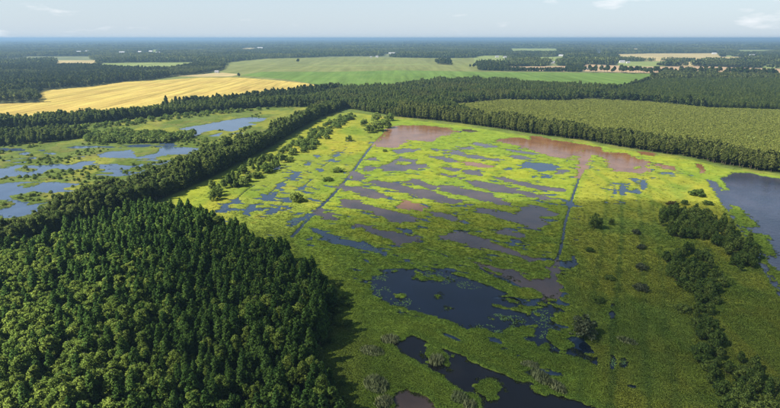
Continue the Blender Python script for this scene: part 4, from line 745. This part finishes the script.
def patch(seed, mat):
    rng = np.random.default_rng(seed); V, Fc, N = [], [], []; o = 0
    for i in range(9):
        cx, cy2 = (i % 3-1)*7+rng.uniform(-3, 3), (i//3-1)*7+rng.uniform(-3, 3); h = rng.uniform(11, 18); w = rng.uniform(6.5, 9)
        n = 44; t = rng.uniform(0, 1, n); a = rng.uniform(0, 6.283, n); R = w*0.5*np.sqrt(np.clip(1-t**1.6, 0, 1))*rng.uniform(0.7, 1, n)
        p = np.stack([cx+np.cos(a)*R, cy2+np.sin(a)*R, h*(0.2+0.8*t)], 1); d = np.stack([np.cos(a), np.sin(a), 0.3+1.2*t], 1)
        v, f, vn = cards(rng, p, d, 2.6, 0.3); V.append(v); Fc.append(f+o); N.append(vn); o += len(v)
    return card_mesh('wood_patch', np.concatenate(V), np.concatenate(Fc), np.concatenate(N), mat)
FARM['patch'] = [patch(i, M_FAR) for i in range(4)]; FARM['lightpatch'] = [patch(10+i, M_FARLIGHT) for i in range(3)]
FARM['farlight'] = [crown('far_light_mass', M_FARLIGHT, 'broad', 180+i, 12.5, 7.0, 12, 1.25) for i in range(3)]

# ---------------------------------------------------------------- scattering
def fill(poly, sp, seed, jit=0.42):
    rng = np.random.default_rng(seed); p = np.array(poly); x0, y0 = p.min(0); x1, y1 = p.max(0)
    gx, gy = np.meshgrid(np.arange(x0, x1, sp), np.arange(y0, y1, sp*0.9)); gx = gx + (np.arange(gx.shape[0]) % 2)[:, None]*sp*0.5
    gx = gx.ravel()+rng.uniform(-jit, jit, gx.size)*sp; gy = gy.ravel()+rng.uniform(-jit, jit, gy.size)*sp
    m = inside(gx, gy, poly); return gx[m], gy[m]
def in_view(x, y, m=0.0): return (np.abs(x) < 0.75*(0.953*y+30.4)+m) & (y > 118)
def gn_scatter(name, src_meshes, pts, rot, scl, vid, label, tint=None, tilt=None):
    """ONE object: copies of the source shapes at every point (a mass nobody could count)"""
    col_ = bpy.data.collections.new(name+'_shapes'); objs = []
    for i, m in enumerate(src_meshes):
        o = bpy.data.objects.new('%s_shape_%02d' % (name, i), m); col_.objects.link(o)
    me = bpy.data.meshes.new(name); n = len(pts); me.vertices.add(n); me.vertices.foreach_set('co', np.asarray(pts, np.float32).ravel())
    e = np.zeros((n, 3), np.float32); e[:, 2] = rot
    if tilt is not None: e[:, 0] = tilt[:, 0]; e[:, 1] = tilt[:, 1]
    me.attributes.new('rot', 'FLOAT_VECTOR', 'POINT').data.foreach_set('vector', e.ravel())
    me.attributes.new('scl', 'FLOAT_VECTOR', 'POINT').data.foreach_set('vector', np.asarray(scl, np.float32).ravel())
    me.attributes.new('vid', 'INT', 'POINT').data.foreach_set('value', np.asarray(vid, np.int32))
    if tint is not None:
        me.attributes.new('tint', 'FLOAT_COLOR', 'POINT').data.foreach_set('color', np.concatenate([tint, np.ones((n, 1))], 1).astype(np.float32).ravel())
    o = link(name, me)
    ng = bpy.data.node_groups.new(name, 'GeometryNodeTree')
    ng.interface.new_socket('Geometry', in_out='INPUT', socket_type='NodeSocketGeometry'); ng.interface.new_socket('Geometry', in_out='OUTPUT', socket_type='NodeSocketGeometry')
    gi = ng.nodes.new('NodeGroupInput'); go = ng.nodes.new('NodeGroupOutput'); ip = ng.nodes.new('GeometryNodeInstanceOnPoints'); ci = ng.nodes.new('GeometryNodeCollectionInfo')
    ci.inputs['Collection'].default_value = col_; ci.inputs['Separate Children'].default_value = True; ci.inputs['Reset Children'].default_value = True
    ip.inputs['Pick Instance'].default_value = True
    def attr(nm, ty):
        a = ng.nodes.new('GeometryNodeInputNamedAttribute'); a.data_type = ty; a.inputs['Name'].default_value = nm; return a.outputs['Attribute']
    er = ng.nodes.new('FunctionNodeEulerToRotation'); ng.links.new(attr('rot', 'FLOAT_VECTOR'), er.inputs[0])
    ng.links.new(gi.outputs[0], ip.inputs['Points']); ng.links.new(ci.outputs[0], ip.inputs['Instance']); ng.links.new(attr('vid', 'INT'), ip.inputs['Instance Index'])
    ng.links.new(er.outputs[0], ip.inputs['Rotation']); ng.links.new(attr('scl', 'FLOAT_VECTOR'), ip.inputs['Scale']); ng.links.new(ip.outputs[0], go.inputs[0])
    md = o.modifiers.new('scatter', 'NODES'); md.node_group = ng
    tag(o, label, kind='stuff'); return o
def mass(name, kind, x, y, seed, label, smin=0.8, smax=1.2, z=0.1, wide=1.0):
    rng = np.random.default_rng(seed); n = len(x); s = rng.uniform(smin, smax, n); w = s*rng.uniform(0.85, 1.15, n)*wide
    zz = np.full(n, z) if np.isscalar(z) else z
    if name in ('pine_forest', 'birch_forest'): f_ = FH(x, y); s = s*f_; w = w*(0.5+0.5*f_)
    if kind in ('alder', 'belt'): s = s*(0.52+0.95*fbm(x, y, 24, 97, 3))
    return gn_scatter(name, FARM[kind], np.stack([x, y, zz], 1), rng.uniform(0, 6.28, n), np.stack([w, w, s], 1), rng.integers(0, len(FARM[kind]), n), label)
def tree(name, kind, i, loc, rz, sx, sz, label, cat, group=None, z=0.1):
    """one single tree or shrub: an empty at its foot, trunk and crown as parts that share their shapes"""
    cm, tm = NEAR[kind][i % len(NEAR[kind])]
    r = bpy.data.objects.new(name, None); C.objects.link(r); r.location = (loc[0], loc[1], z); r.rotation_euler = (0, 0, rz); r.scale = (sx, sx, sz)
    r.empty_display_size = 0.5
    tag(r, label, cat, group)
    for nm, m in ((('stems' if 'shrub' in kind else 'trunk'), tm), ('crown', cm)):
        c = bpy.data.objects.new(nm, m); C.objects.link(c); c.parent = r
    return r
def split_nearest(x, y, n, seed=0):
    v = in_view(x, y); d = np.hypot(x, y); order = np.argsort(np.where(v, d, 1e9)); k = min(n, int(v.sum()))
    m = np.zeros(len(x), bool); m[order[:k]] = True; return m
R_ = random.Random(5)

# forest block at lower left: pines, birches in its sunny left part
fx, fy = fill(ZONES['forest_block'], 2.65, 1)
eg_ = sdist(fx, fy, ZONES['forest_block'], 5, -5); gap = (fbm(fx, fy, 8, 5, 2) > 0.70) | (eg_ < 9*(fbm(fx, fy, 12, 15, 2)-0.42))
FH = lambda x, y: 0.62+0.74*fbm(x, y, 22, 35, 3)
fx, fy = fx[~gap], fy[~gap]
bw = smooth(-25, 25, sdist(fx, fy, ZONES['sunny_part'], 60, -60)); isb = (np.random.default_rng(3).uniform(0, 1, len(fx)) < bw*0.62+0.24)
edge = sdist(fx, fy, ZONES['forest_block'], 5, -5)
px_, py_ = fx[~isb], fy[~isb]; m = split_nearest(px_, py_, 300); pe = edge[~isb]
for i in np.nonzero(m)[0]:
    x, y = float(px_[i]), float(py_[i]); s = R_.uniform(0.66, 1.25)*float(FH(px_[i:i+1], py_[i:i+1])[0])
    if pe[i] < 6 and x > -75: lb, gp = 'dark green pine at the right edge of the lower left forest', 'pines along the right edge of the forest block'
    elif y < 145: lb, gp = 'dark green pine in the bottom rows of the lower left forest', 'pines in the bottom rows of the forest block'
    else: lb, gp = 'dark green pine inside the lower left forest above the bottom rows', 'nearer pines inside the forest block'
    tree('pine_tree', 'pine', R_.randrange(4), (x, y), R_.uniform(0, 6.28), s*R_.uniform(.9, 1.1), s, lb, 'tree', gp)
mass('pine_forest', 'pine', px_[~m], py_[~m], 11, 'dense mass of dark green pines filling the lower left forest', 0.66, 1.22)
bx, by = fx[isb], fy[isb]; m = split_nearest(bx, by, 300)
for i in np.nonzero(m)[0]:
    x, y = float(bx[i]), float(by[i]); s = R_.uniform(0.66, 1.2)*float(FH(bx[i:i+1], by[i:i+1])[0])
    far_ = y > 160
    tree('birch_tree', 'birch', R_.randrange(4), (x, y), R_.uniform(0, 6.28), s*R_.uniform(.9, 1.15), s,
         'rounded sunlit green birch further back in the left forest' if far_ else 'rounded sunlit green birch in the bottom left foreground of the forest', 'tree', 'birches further back in the forest' if far_ else 'birches in the bottom left foreground')
mass('birch_forest', 'birch', bx[~m], by[~m], 12, 'lighter green birches mixed into the lower left forest', 0.75, 1.15)

# low scrub where the forest runs out into the marsh
ex_, ey_ = fill([(-20, 120), (40, 120), (40, 330), (-140, 330), (-140, 250)], 2.6, 77, 0.5); ed_ = sdist(ex_, ey_, ZONES['forest_block'], 14, -20)
k_ = (ed_ < 2) & (ed_ > -8*fbm(ex_, ey_, 14, 78, 2)) & (np.random.default_rng(79).uniform(0, 1, len(ex_)) < 0.5)
mass('forest_edge_scrub', 'shrub', ex_[k_], ey_[k_], 78, 'low bushes along the right edge of the lower left forest', 0.16, 0.5)
# diagonal belt
ax_, ay_ = fill(ZONES['diagonal_belt'], 3.7, 2, 0.5); m = split_nearest(ax_, ay_, 200)
for i in np.nonzero(m)[0]:
    s = R_.uniform(0.8, 1.15)
    lo = ay_[i] < 330
    tree('alder_tree', 'alder', R_.randrange(4), (float(ax_[i]), float(ay_[i])), R_.uniform(0, 6.28), s*R_.uniform(.9, 1.1), s*float(0.52+1.0*fbm(ax_[i:i+1], ay_[i:i+1], 24, 97, 3)[0]),
         'dark alder in the lower end of the diagonal belt by the left ponds' if lo else 'dark alder in the middle of the diagonal tree belt', 'tree', 'alders at the lower end of the diagonal belt' if lo else 'alders in the middle of the diagonal belt')
mass('alder_belt', 'alder', ax_[~m], ay_[~m], 13, 'dark upper end of the diagonal tree belt', 0.8, 1.15)
# belt in front of the young plantation
ax_, ay_ = fill(ZONES['back_belt'], 3.7, 4, 0.5); d_ = sdist(ax_, ay_, ZONES['back_belt'], 5); front = np.zeros(len(ax_), bool)
fl = ZONES['back_belt'][:13]; fd = seg_dist(ax_, ay_, fl, False); v_ = in_view(ax_, ay_); o_ = np.argsort(np.where(v_, fd, 1e9)); front[o_[:300]] = True
for i in np.nonzero(front)[0]:
    s = R_.uniform(0.8, 1.12); rt = ax_[i] > 110
    tree('belt_tree', 'belt', R_.randrange(4), (float(ax_[i]), float(ay_[i])), R_.uniform(0, 6.28), s*R_.uniform(.9, 1.1), s*float(0.62+0.78*fbm(ax_[i:i+1], ay_[i:i+1], 24, 97, 3)[0]),
         'olive green front tree of the far belt above the brown pond and right lake' if rt else 'olive green tree in the front row of the far belt above the marsh mats', 'tree', 'front row of the far belt right part' if rt else 'front row of the far belt left part')
mass('tree_belt', 'belt', ax_[~front], ay_[~front], 14, 'back rows of the tree belt beyond the marsh', 0.8, 1.12)
ax_, ay_ = fill(ZONES['dark_wood'], 4.6, 5)
light = fbm(ax_, ay_*2.2, 60, 8, 2) > 0.53
mass('dark_wood', 'alder', ax_[~light], ay_[~light], 15, 'dark wood between the marsh and the green field', 0.7, 1.05)
mass('light_wood', 'belt', ax_[light], ay_[light], 16, 'lighter young trees inside the dark wood', 0.5, 0.8)
ax_, ay_ = fill(ZONES['field_belt'], 4.6, 6); mass('field_edge_belt', 'alder', ax_, ay_, 17, 'dark tree belt along the lower rim of the grain field', 0.7, 1.05)
ax_, ay_ = fill(ZONES['left_belt'], 4.4, 7); mass('left_belt', 'alder', ax_, ay_, 18, 'dark tree clump above the left ponds', 0.55, 0.95)
ax_, ay_ = fill(ZONES['pine_plantation'], 5.0, 8); mass('pine_plantation', 'alder', ax_, ay_, 19, 'even dark plantation in the upper right', 0.55, 0.8)
ax_, ay_ = fill(ZONES['young_plantation'], 2.2, 9, 0.6); k_ = np.random.default_rng(6).uniform(0, 1, len(ax_)) < 0.66+0.5*smooth(0.36, 0.6, fbm(ax_, ay_, 30, 33, 3)); ax_, ay_ = ax_[k_], ay_[k_]; mass('young_plantation', 'young', ax_, ay_, 20, 'pale olive plantation of young trees behind the belt', 0.5, 1.05)

# shrubs
for (x, y), h, w, lb in SHRUBS:
    grey = 'grey' in lb; red = 'reddish' in lb
    k = 'greyshrub' if grey else ('redshrub' if red else 'shrub')
    tree('willow_shrub', k, R_.randrange(4), (x, y), R_.uniform(0, 6.28), w/6.0, h/5.0, lb, 'shrub')
N_SHRUB = [0]; REST = []
def shrubs(zone, sp, seed, smin, smax, label, group, keep=1.0, kind='shrub', thin=None):
    x, y = fill(ZONES[zone], sp, seed, 0.48); rr = random.Random(seed); n = 0
    for a, b in zip(x, y):
        if rr.random() > keep: continue
        N_SHRUB[0] += 1
        if N_SHRUB[0] > 262: REST.append((float(a), float(b))); continue
        s = rr.uniform(smin, smax); tree('willow_shrub', 'scrubshrub' if rr.random() < 0.68 else kind, rr.randrange(4), (float(a), float(b)), rr.uniform(0, 6.28), s*rr.uniform(.8, 1.15), s*rr.uniform(.95, 1.5), label, 'shrub', group)
shrubs('thicket_upper', 3.5, 31, 0.75, 1.15, 'dark shrub in the upper thicket beside the right lake', 'upper thicket by the right lake', 0.62)
shrubs('thicket_middle', 3.4, 32, 0.7, 1.05, 'dark shrub in the middle thicket left of the grassy gap', 'middle thicket', 0.6)
shrubs('thicket_lower', 3.3, 33, 0.6, 1.0, 'dull green shrub in the bottom right thicket', 'bottom right thicket', 0.66)
x, y = fill(ZONES['left_marsh_bushes'], 5.4, 38, 0.5); k_ = np.random.default_rng(14).uniform(0, 1, len(x)) < 0.9*smooth(0.45, 0.6, fbm(x, y, 40, 13, 2)); k_ &= water_sd(x, y) < -1.5
mass('wetland_scrub', 'shrub', x[k_], y[k_], 38, 'low dark bushes scattered over the left wetland', 0.14, 0.56)
shrubs('thicket_link', 4.6, 40, 0.45, 0.8, 'loose shrub between the middle and the bottom right thicket', 'loose shrubs linking the thickets', 0.6)
shrubs('belt_shrubs', 6.6, 34, 0.7, 1.35, 'small bush in the fringe right of the diagonal belt', 'fringe of bushes right of the diagonal belt', 0.6)
if REST: mass('belt_fringe', 'shrub', np.array([p[0] for p in REST]), np.array([p[1] for p in REST]), 39, 'far end of the bushy fringe right of the diagonal belt', 0.6, 1.2)
x, y = fill(ZONES['left_thicket'], 6.0, 35, 0.48); mass('left_thicket', 'shrub', x, y, 35, 'line of bushes above the curving left pond', 0.8, 1.5)
x, y = fill(ZONES['left_scrub'], 9.5, 36, 0.48); mass('left_scrub', 'shrub', x, y, 36, 'scattered bushes in the upper left marsh', 0.5, 1.2)
x, y = fill(ZONES['left_bank'], 7.0, 37, 0.48); k_ = np.random.default_rng(4).uniform(0, 1, len(x)) < 0.5
mass('bank_scrub', 'shrub', x[k_], y[k_], 37, 'low bushes on the bank between the left ponds and the belt', 0.3, 0.7)

# trees out in the fields
for (x, y), h, lb in LONE: tree('field_tree', 'field', R_.randrange(3), (x, y), R_.uniform(0, 6), h/14, h/14, lb, 'tree', z=-0.6)
for z_, sp, sd, lb, gp, keep in (('grove', 15, 41, 'dark tree in the grove standing in the green field', 'grove in the green field', 1.0), ('small_grove', 12, 42, 'tree in the tiny clump in the meadow', 'tiny clump in the meadow', 1.0), ('hedge', 19, 43, 'dark tree in the row along the bare soil strip', 'tree row along the soil strip', 0.62)):
    x, y = fill(ZONES[z_], sp, sd, 0.48); rr = random.Random(sd)
    for a, b in list(zip(x, y))[:200]:
        if rr.random() > keep: continue
        s = rr.uniform(0.7, 1.25)*(1.35 if z_ == 'hedge' else 1.15); tree('field_tree', 'field', rr.randrange(3), (float(a), float(b)), rr.uniform(0, 6), s, s*rr.uniform(.9, 1.2), lb, 'tree', gp, z=-0.6)

# the woods beyond, to the horizon
def far_points(y0, y1, sp, seed):
    rng = np.random.default_rng(seed); out = []
    gy = np.arange(y0, y1, sp)
    xs, ys_ = [], []
    for r, yy in enumerate(gy):
        w = 0.82*yy+60; a = np.arange(-w, w, sp)+(r % 2)*sp*0.5; xs.append(a); ys_.append(np.full(a.shape, yy))
    x = np.concatenate(xs); y = np.concatenate(ys_); x = x+rng.uniform(-.45, .45, x.size)*sp; y = y+rng.uniform(-.45, .45, y.size)*sp
    keep = np.ones(x.shape, bool)
    for p in CLEAR: keep &= ~fast_inside(x, y, p)
    for (hx, hy), ln, *_ in HOUSES:                                             # each farm has an open yard in front
        f = (hy-y)/(0.13*hy+20); keep &= ~((f > -0.12) & (f < 1) & (np.abs(x-hx*(y/hy)) < ln*0.9+4))
    for k in ('dark_wood', 'pine_plantation', 'young_plantation', 'field_belt', 'back_belt', 'grove', 'small_grove', 'hedge', 'diagonal_belt'): keep &= ~fast_inside(x, y, ZONES[k])
    keep &= ~((y < 900) & (x > -560) & (x < 560) & (y < 790))
    return x[keep], y[keep]
def woods(name, kinds, y0, y1, sp, seed, label, light_label, smin, smax, wide=1.0):
    x, y = far_points(y0, y1, sp, seed); n = fbm(x, y*1.3, 260+0.03*y0, 61, 4); hgt = 0.55+0.9*fbm(x, y, 180+0.02*y0, 71, 3)
    li = n > 0.545; keep = ~((fbm(x*0.5, y*1.2, 420+0.05*y0, 88, 3) > 0.665) & (y > 2300))      # glades
    for k, m, nm, lb in ((kinds[0], ~li & keep, name, label), (kinds[1], li & keep, 'leafy_'+name, light_label)):
        o = mass(nm, k, x[m], y[m], seed, lb, smin, smax, -0.6, wide)
        v = np.empty(m.sum()*3, np.float32); a = o.data.attributes['scl'].data; a.foreach_get('vector', v); v = v.reshape(-1, 3); v[:, 2] *= hgt[m]; a.foreach_set('vector', v.ravel())
woods('far_forest', ('far', 'farlight'), 790, 2000, 7.2, 51, 'dark forest beyond the fields', 'lighter leafy stands in the forest beyond the fields', 0.8, 1.25)
woods('farther_forest', ('patch', 'lightpatch'), 2000, 5500, 19, 52, 'hazy dark forest in the distance', 'hazy leafy stands in the distant forest', 0.85, 1.25)
woods('horizon_forest', ('patch', 'lightpatch'), 5500, 27000, 78, 53, 'blue hazy forest along the horizon', 'paler hazy woods along the horizon', 0.9, 1.6, 4.2)

# ---------------------------------------------------------------- farm buildings far off
M_WALL = plain('white_plaster', (0.60, 0.59, 0.56), 0.8, (0.52, 0.51, 0.49), 0.5); M_ROOFG = plain('grey_roof', (0.26, 0.26, 0.27), 0.7, (0.2, 0.2, 0.21), 0.5); M_ROOFP = plain('pale_roof', (0.40, 0.40, 0.40), 0.6, (0.34, 0.34, 0.34), 0.5)
M_GLASS = plain('window_glass', (0.03, 0.035, 0.04), 0.2); M_DOOR = plain('door_wood', (0.16, 0.09, 0.05), 0.7)
def house(loc, ln, dp, wh, rz, label):
    nm = 'barn' if ('barn' in label or 'shed' in label) else ('greenhouse' if 'greenhouse' in label else 'house')
    r = bpy.data.objects.new(nm, None); C.objects.link(r); r.location = (loc[0], loc[1], -0.6); r.rotation_euler = (0, 0, rz); tag(r, label, nm if nm != 'greenhouse' else 'greenhouse')
    ln *= 0.72; dp *= 0.85; a, b = ln/2, dp/2; rh = dp*0.38
    v = [(-a, -b, -.3), (a, -b, -.3), (a, b, -.3), (-a, b, -.3), (-a, -b, wh), (a, -b, wh), (a, b, wh), (-a, b, wh), (-a, 0, wh+rh), (a, 0, wh+rh)]
    link('wall', mesh('wall', v, [(0, 1, 5, 4), (1, 2, 6, 9, 5), (2, 3, 7, 6), (3, 0, 4, 8, 7)]), M_WALL, r)
    e = 0.6; t = 0.25; v = []
    for x in (-a-e, a+e): v += [(x, -b-e, wh-e*.76), (x, 0, wh+rh), (x, b+e, wh-e*.76), (x, -b-e, wh-e*.76+t), (x, 0, wh+rh+t), (x, b+e, wh-e*.76+t)]
    link('roof', mesh('roof', v, [(3, 9, 10, 4), (4, 10, 11, 5), (0, 1, 7, 6), (1, 2, 8, 7), (0, 3, 4, 1), (1, 4, 5, 2), (6, 7, 10, 9), (7, 8, 11, 10), (0, 6, 9, 3), (2, 5, 11, 8)]), M_ROOFG if ('roof' in label or nm == 'house') and 'pale' not in label else M_ROOFP, r)
    def slab(n, x0, x1, z0, z1, m):
        y0, y1 = -b-0.06, -b-0.005
        link(n, mesh(n, [(x0, y0, z0), (x1, y0, z0), (x1, y1, z0), (x0, y1, z0), (x0, y0, z1), (x1, y0, z1), (x1, y1, z1), (x0, y1, z1)], [(0, 1, 5, 4), (1, 2, 6, 5), (3, 0, 4, 7), (4, 5, 6, 7), (0, 3, 2, 1)]), m, r)
    slab('door', -0.06*ln-0.6, -0.06*ln+0.9, 0, min(2.6, wh-0.5), M_DOOR)
    for k in (-0.36, -0.22, 0.12, 0.26, 0.38): slab('window', k*ln-0.6, k*ln+0.6, wh*0.35, wh*0.35+1.3, M_GLASS)
for i, (loc, ln, dp, rz, wh_, lb) in enumerate([(h[0], h[1], h[2], random.Random(i).uniform(-.35, .35), h[3], h[4]) for i, h in enumerate(HOUSES)]): house(loc, ln, dp, wh_, rz, lb)

# ---------------------------------------------------------------- reeds, grass, lily pads
def blades(rng, n, rx, ry, h, wd, lean=0.25, clump=None):
    r = np.sqrt(rng.uniform(0, 1, n)); a = rng.uniform(0, 6.283, n); bx_ = r*np.cos(a)*rx; by_ = r*np.sin(a)*ry
    hh = h*rng.uniform(0.6, 1.1, n)*(1-0.55*r**2); d = rng.uniform(0, 6.283, n); ln = lean*hh*rng.uniform(0.3, 1.3, n)
    tx = bx_+np.cos(d)*ln; ty = by_+np.sin(d)*ln; s = rng.uniform(0, 6.283, n); w = wd*rng.uniform(.7, 1.3, n)
    base = np.stack([bx_, by_, np.full(n, -0.15)], 1); mid = np.stack([bx_*.6+tx*.4, by_*.6+ty*.4, hh*0.62], 1); tip = np.stack([tx, ty, hh], 1); o = np.stack([np.cos(s)*w, np.sin(s)*w, np.zeros(n)], 1)
    v = np.stack([base-o*.7, base+o*.7, mid+o, mid-o, tip], 1).reshape(-1, 3); i = np.arange(n)*5
    q = np.stack([i, i+1, i+2, i+3], 1); t = np.stack([i+3, i+2, i+4], 1)
    nr = np.stack([bx_/max(rx, .1)*.5, by_/max(ry, .1)*.5, np.full(n, 1.0)], 1)+rng.normal(size=(n, 3))*0.18; nr /= np.linalg.norm(nr, axis=1, keepdims=True)
    return v, q.tolist()+t.tolist(), np.repeat(nr, 5, 0)
for j, ((x, y), wx, wy, h, lb) in enumerate(REEDS):
    rng = np.random.default_rng(200+j); v, f, vn = blades(rng, int(15*wx*wy), wx/2, wy/2, h*1.05, 0.075, 0.42)
    v = v + np.array([[0, 0, 0.1]]); me = bpy.data.meshes.new('reed_clump'); me.from_pydata(v.tolist(), [], f); me.update(); me.shade_smooth(); me.normals_split_custom_set_from_vertices(vn.tolist()); me.materials.append(M_REED)
    o = link('reed_clump', me); o.location = (x, y, 0.05); o.rotation_euler = (0, 0, 0.3*j); tag(o, lb, 'reeds')
tufts = []
for j in range(5):
    rng = np.random.default_rng(300+j); v, f, vn = blades(rng, 30, 0.70, 0.70, 0.50, 0.075, 0.7)
    me = bpy.data.meshes.new('grass_tuft'); me.from_pydata(v.tolist(), [], f); me.update(); me.shade_smooth(); me.normals_split_custom_set_from_vertices(vn.tolist()); me.materials.append(M_TUFT); tufts.append(me)
rng = np.random.default_rng(7); n = 560000
yy = (100**-0.55 - rng.uniform(0, 1, n)*(100**-0.55-700**-0.55))**(-1/0.55)
xx = rng.uniform(-1, 1, n)*(0.77*yy+30)
out_ = np.zeros(n, bool)
for k in FOREST_KEYS: out_ |= fast_inside(xx, yy, ZONES[k])
xx, yy = xx[~out_], yy[~out_]; ww = water_sd(xx, yy); k_ = (ww < -0.25) | ((ww < 0.9) & (rng.uniform(0, 1, len(ww)) < 0.22) & (fbm(xx, yy, 4, 66, 2) > 0.5)); xx, yy, ww = xx[k_], yy[k_], ww[k_]
tall = 0.35+0.3*fbm(xx, yy, 6, 81, 3); k_ = (rng.uniform(0, 1, len(xx)) < np.clip((340-yy)/170, 0.05, 1.0)); xx, yy, ww, tall = xx[k_], yy[k_], ww[k_], tall[k_]
hz = np.maximum(height(xx, yy, ww), 0.0); s = rng.uniform(0.55, 1.15, len(xx))*(0.72+yy/520); tcol = land_color(xx, yy, ww)*np.array((1.16, 1.16, 1.0)); sz = s*(0.30+0.75*tall)/(0.9+yy/500)*np.where(fast_inside(xx, yy, ZONES['central_marsh']) & ~fast_inside(xx, yy, ZONES['left_strip']) & ~fast_inside(xx, yy, ZONES['right_strip']), 0.5, 0.8)
gn_scatter('marsh_grass', tufts, np.stack([xx, yy, hz], 1), rng.uniform(0, 6.28, len(xx)), np.stack([s, s, sz*(0.45+1.25*fbm(xx, yy, 15, 83, 3))], 1), rng.integers(0, 5, len(xx)), 'yellow green sedge tufts covering the mats', np.clip(tcol, 0, 1))
# lily pads: each a small notched leaf on the water
pv = []; pf = []
rng = np.random.default_rng(9)
for cx, cy2, rx, ry in LILY:
    for q in range(int(min(420, 60+9*abs(rx)*abs(ry)**0.6))):
        a = rng.uniform(0, 6.283); r = math.sqrt(rng.uniform(0, 1)); x = cx+rx*1.1*r*math.cos(a); y = cy2+ry*1.1*r*math.sin(a)
        if vnoise(np.array([x/2.5]), np.array([y/2.5]), 19)[0] < 0.45: continue
        R = rng.uniform(0.10, 0.28); o = len(pv); ph = rng.uniform(0, 6.28); zt = 0.02+rng.uniform(0, 0.015)
        pv.append((x, y, zt)); m_ = 8
        for k in range(m_): t = ph+0.3+(6.283-0.6)*k/(m_-1); pv.append((x+R*math.cos(t), y+R*math.sin(t), zt+0.012))
        for k in range(m_-1): pf.append((o, o+1+k, o+2+k))
tag(link('lily_pads', mesh('lily_pads', pv, pf), M_LILY), 'green lily pads dotting the dark lake margins', kind='stuff')

# ---------------------------------------------------------------- the cloud overhead whose shadow lies on the foreground
def cloud_mesh(poly, base, thick):
    off = SUN_DIR*(base/SUN_DIR.z); p = np.array(poly); sp = 16.0
    x = np.arange(p[:, 0].min()-60, p[:, 0].max()+60, sp); y = np.arange(p[:, 1].min()-60, p[:, 1].max()+60, sp); gx, gy = np.meshgrid(x, y)
    sh = gx.shape; gx = gx.ravel(); gy = gy.ravel()
    sd = sdist(gx, gy, poly, 120, -60) + (fbm(gx, gy, 60, 3, 3)-0.5)*34
    t = smooth(-6, 36, sd)*(0.86+0.28*fbm(gx, gy, 90, 5, 3))*thick; t[sd <= -6] = 0
    grid = np.arange(gx.size).reshape(sh); q = np.stack([grid[:-1, :-1], grid[:-1, 1:], grid[1:, 1:], grid[1:, :-1]], -1).reshape(-1, 4)
    q = q[(t[q] > 0).any(1)]
    top = np.stack([gx+off.x, gy+off.y, base+0.72*t], 1); bot = np.stack([gx+off.x, gy+off.y, base-0.28*t], 1); n = len(gx)
    qb = q[:, ::-1].copy(); qb = np.where(t[qb] > 0, qb+n, qb)
    return mesh('cloud', np.concatenate([top, bot]), np.concatenate([q, qb]))
mc, t = new_mat('cloud_vapour'); pv_ = t.nodes.new('ShaderNodeVolumePrincipled'); oo = t.nodes.new('ShaderNodeOutputMaterial'); t.links.new(pv_.outputs[0], oo.inputs['Volume'])
pv_.inputs['Color'].default_value = (0.98, 0.98, 0.98, 1); pv_.inputs['Density'].default_value = 0.0086; pv_.inputs['Anisotropy'].default_value = 0.3
tag(link('cloud', cloud_mesh(ZONES['shadow'], 650.0, 110.0), mc), 'grey cloud above the foreground outside the picture', kind='structure')

# ---------------------------------------------------------------- air
mh, t = new_mat('haze_air'); pv_ = t.nodes.new('ShaderNodeVolumePrincipled'); oo = t.nodes.new('ShaderNodeOutputMaterial'); t.links.new(pv_.outputs[0], oo.inputs['Volume'])
pv_.inputs['Color'].default_value = (0.26, 0.42, 0.62, 1); pv_.inputs['Density'].default_value = 0.00012; pv_.inputs['Anisotropy'].default_value = 0.2
B = G+200
v = [(-B, -3200, -2.5), (B, -3200, -2.5), (B, B, -2.5), (-B, B, -2.5), (-B, -3200, 112), (B, -3200, 112), (B, B, 112), (-B, B, 112)]
tag(link('haze', mesh('haze', v, [(0, 3, 2, 1), (4, 5, 6, 7), (0, 1, 5, 4), (1, 2, 6, 5), (2, 3, 7, 6), (3, 0, 4, 7)]), mh), 'thin blue haze over the whole landscape', kind='stuff')
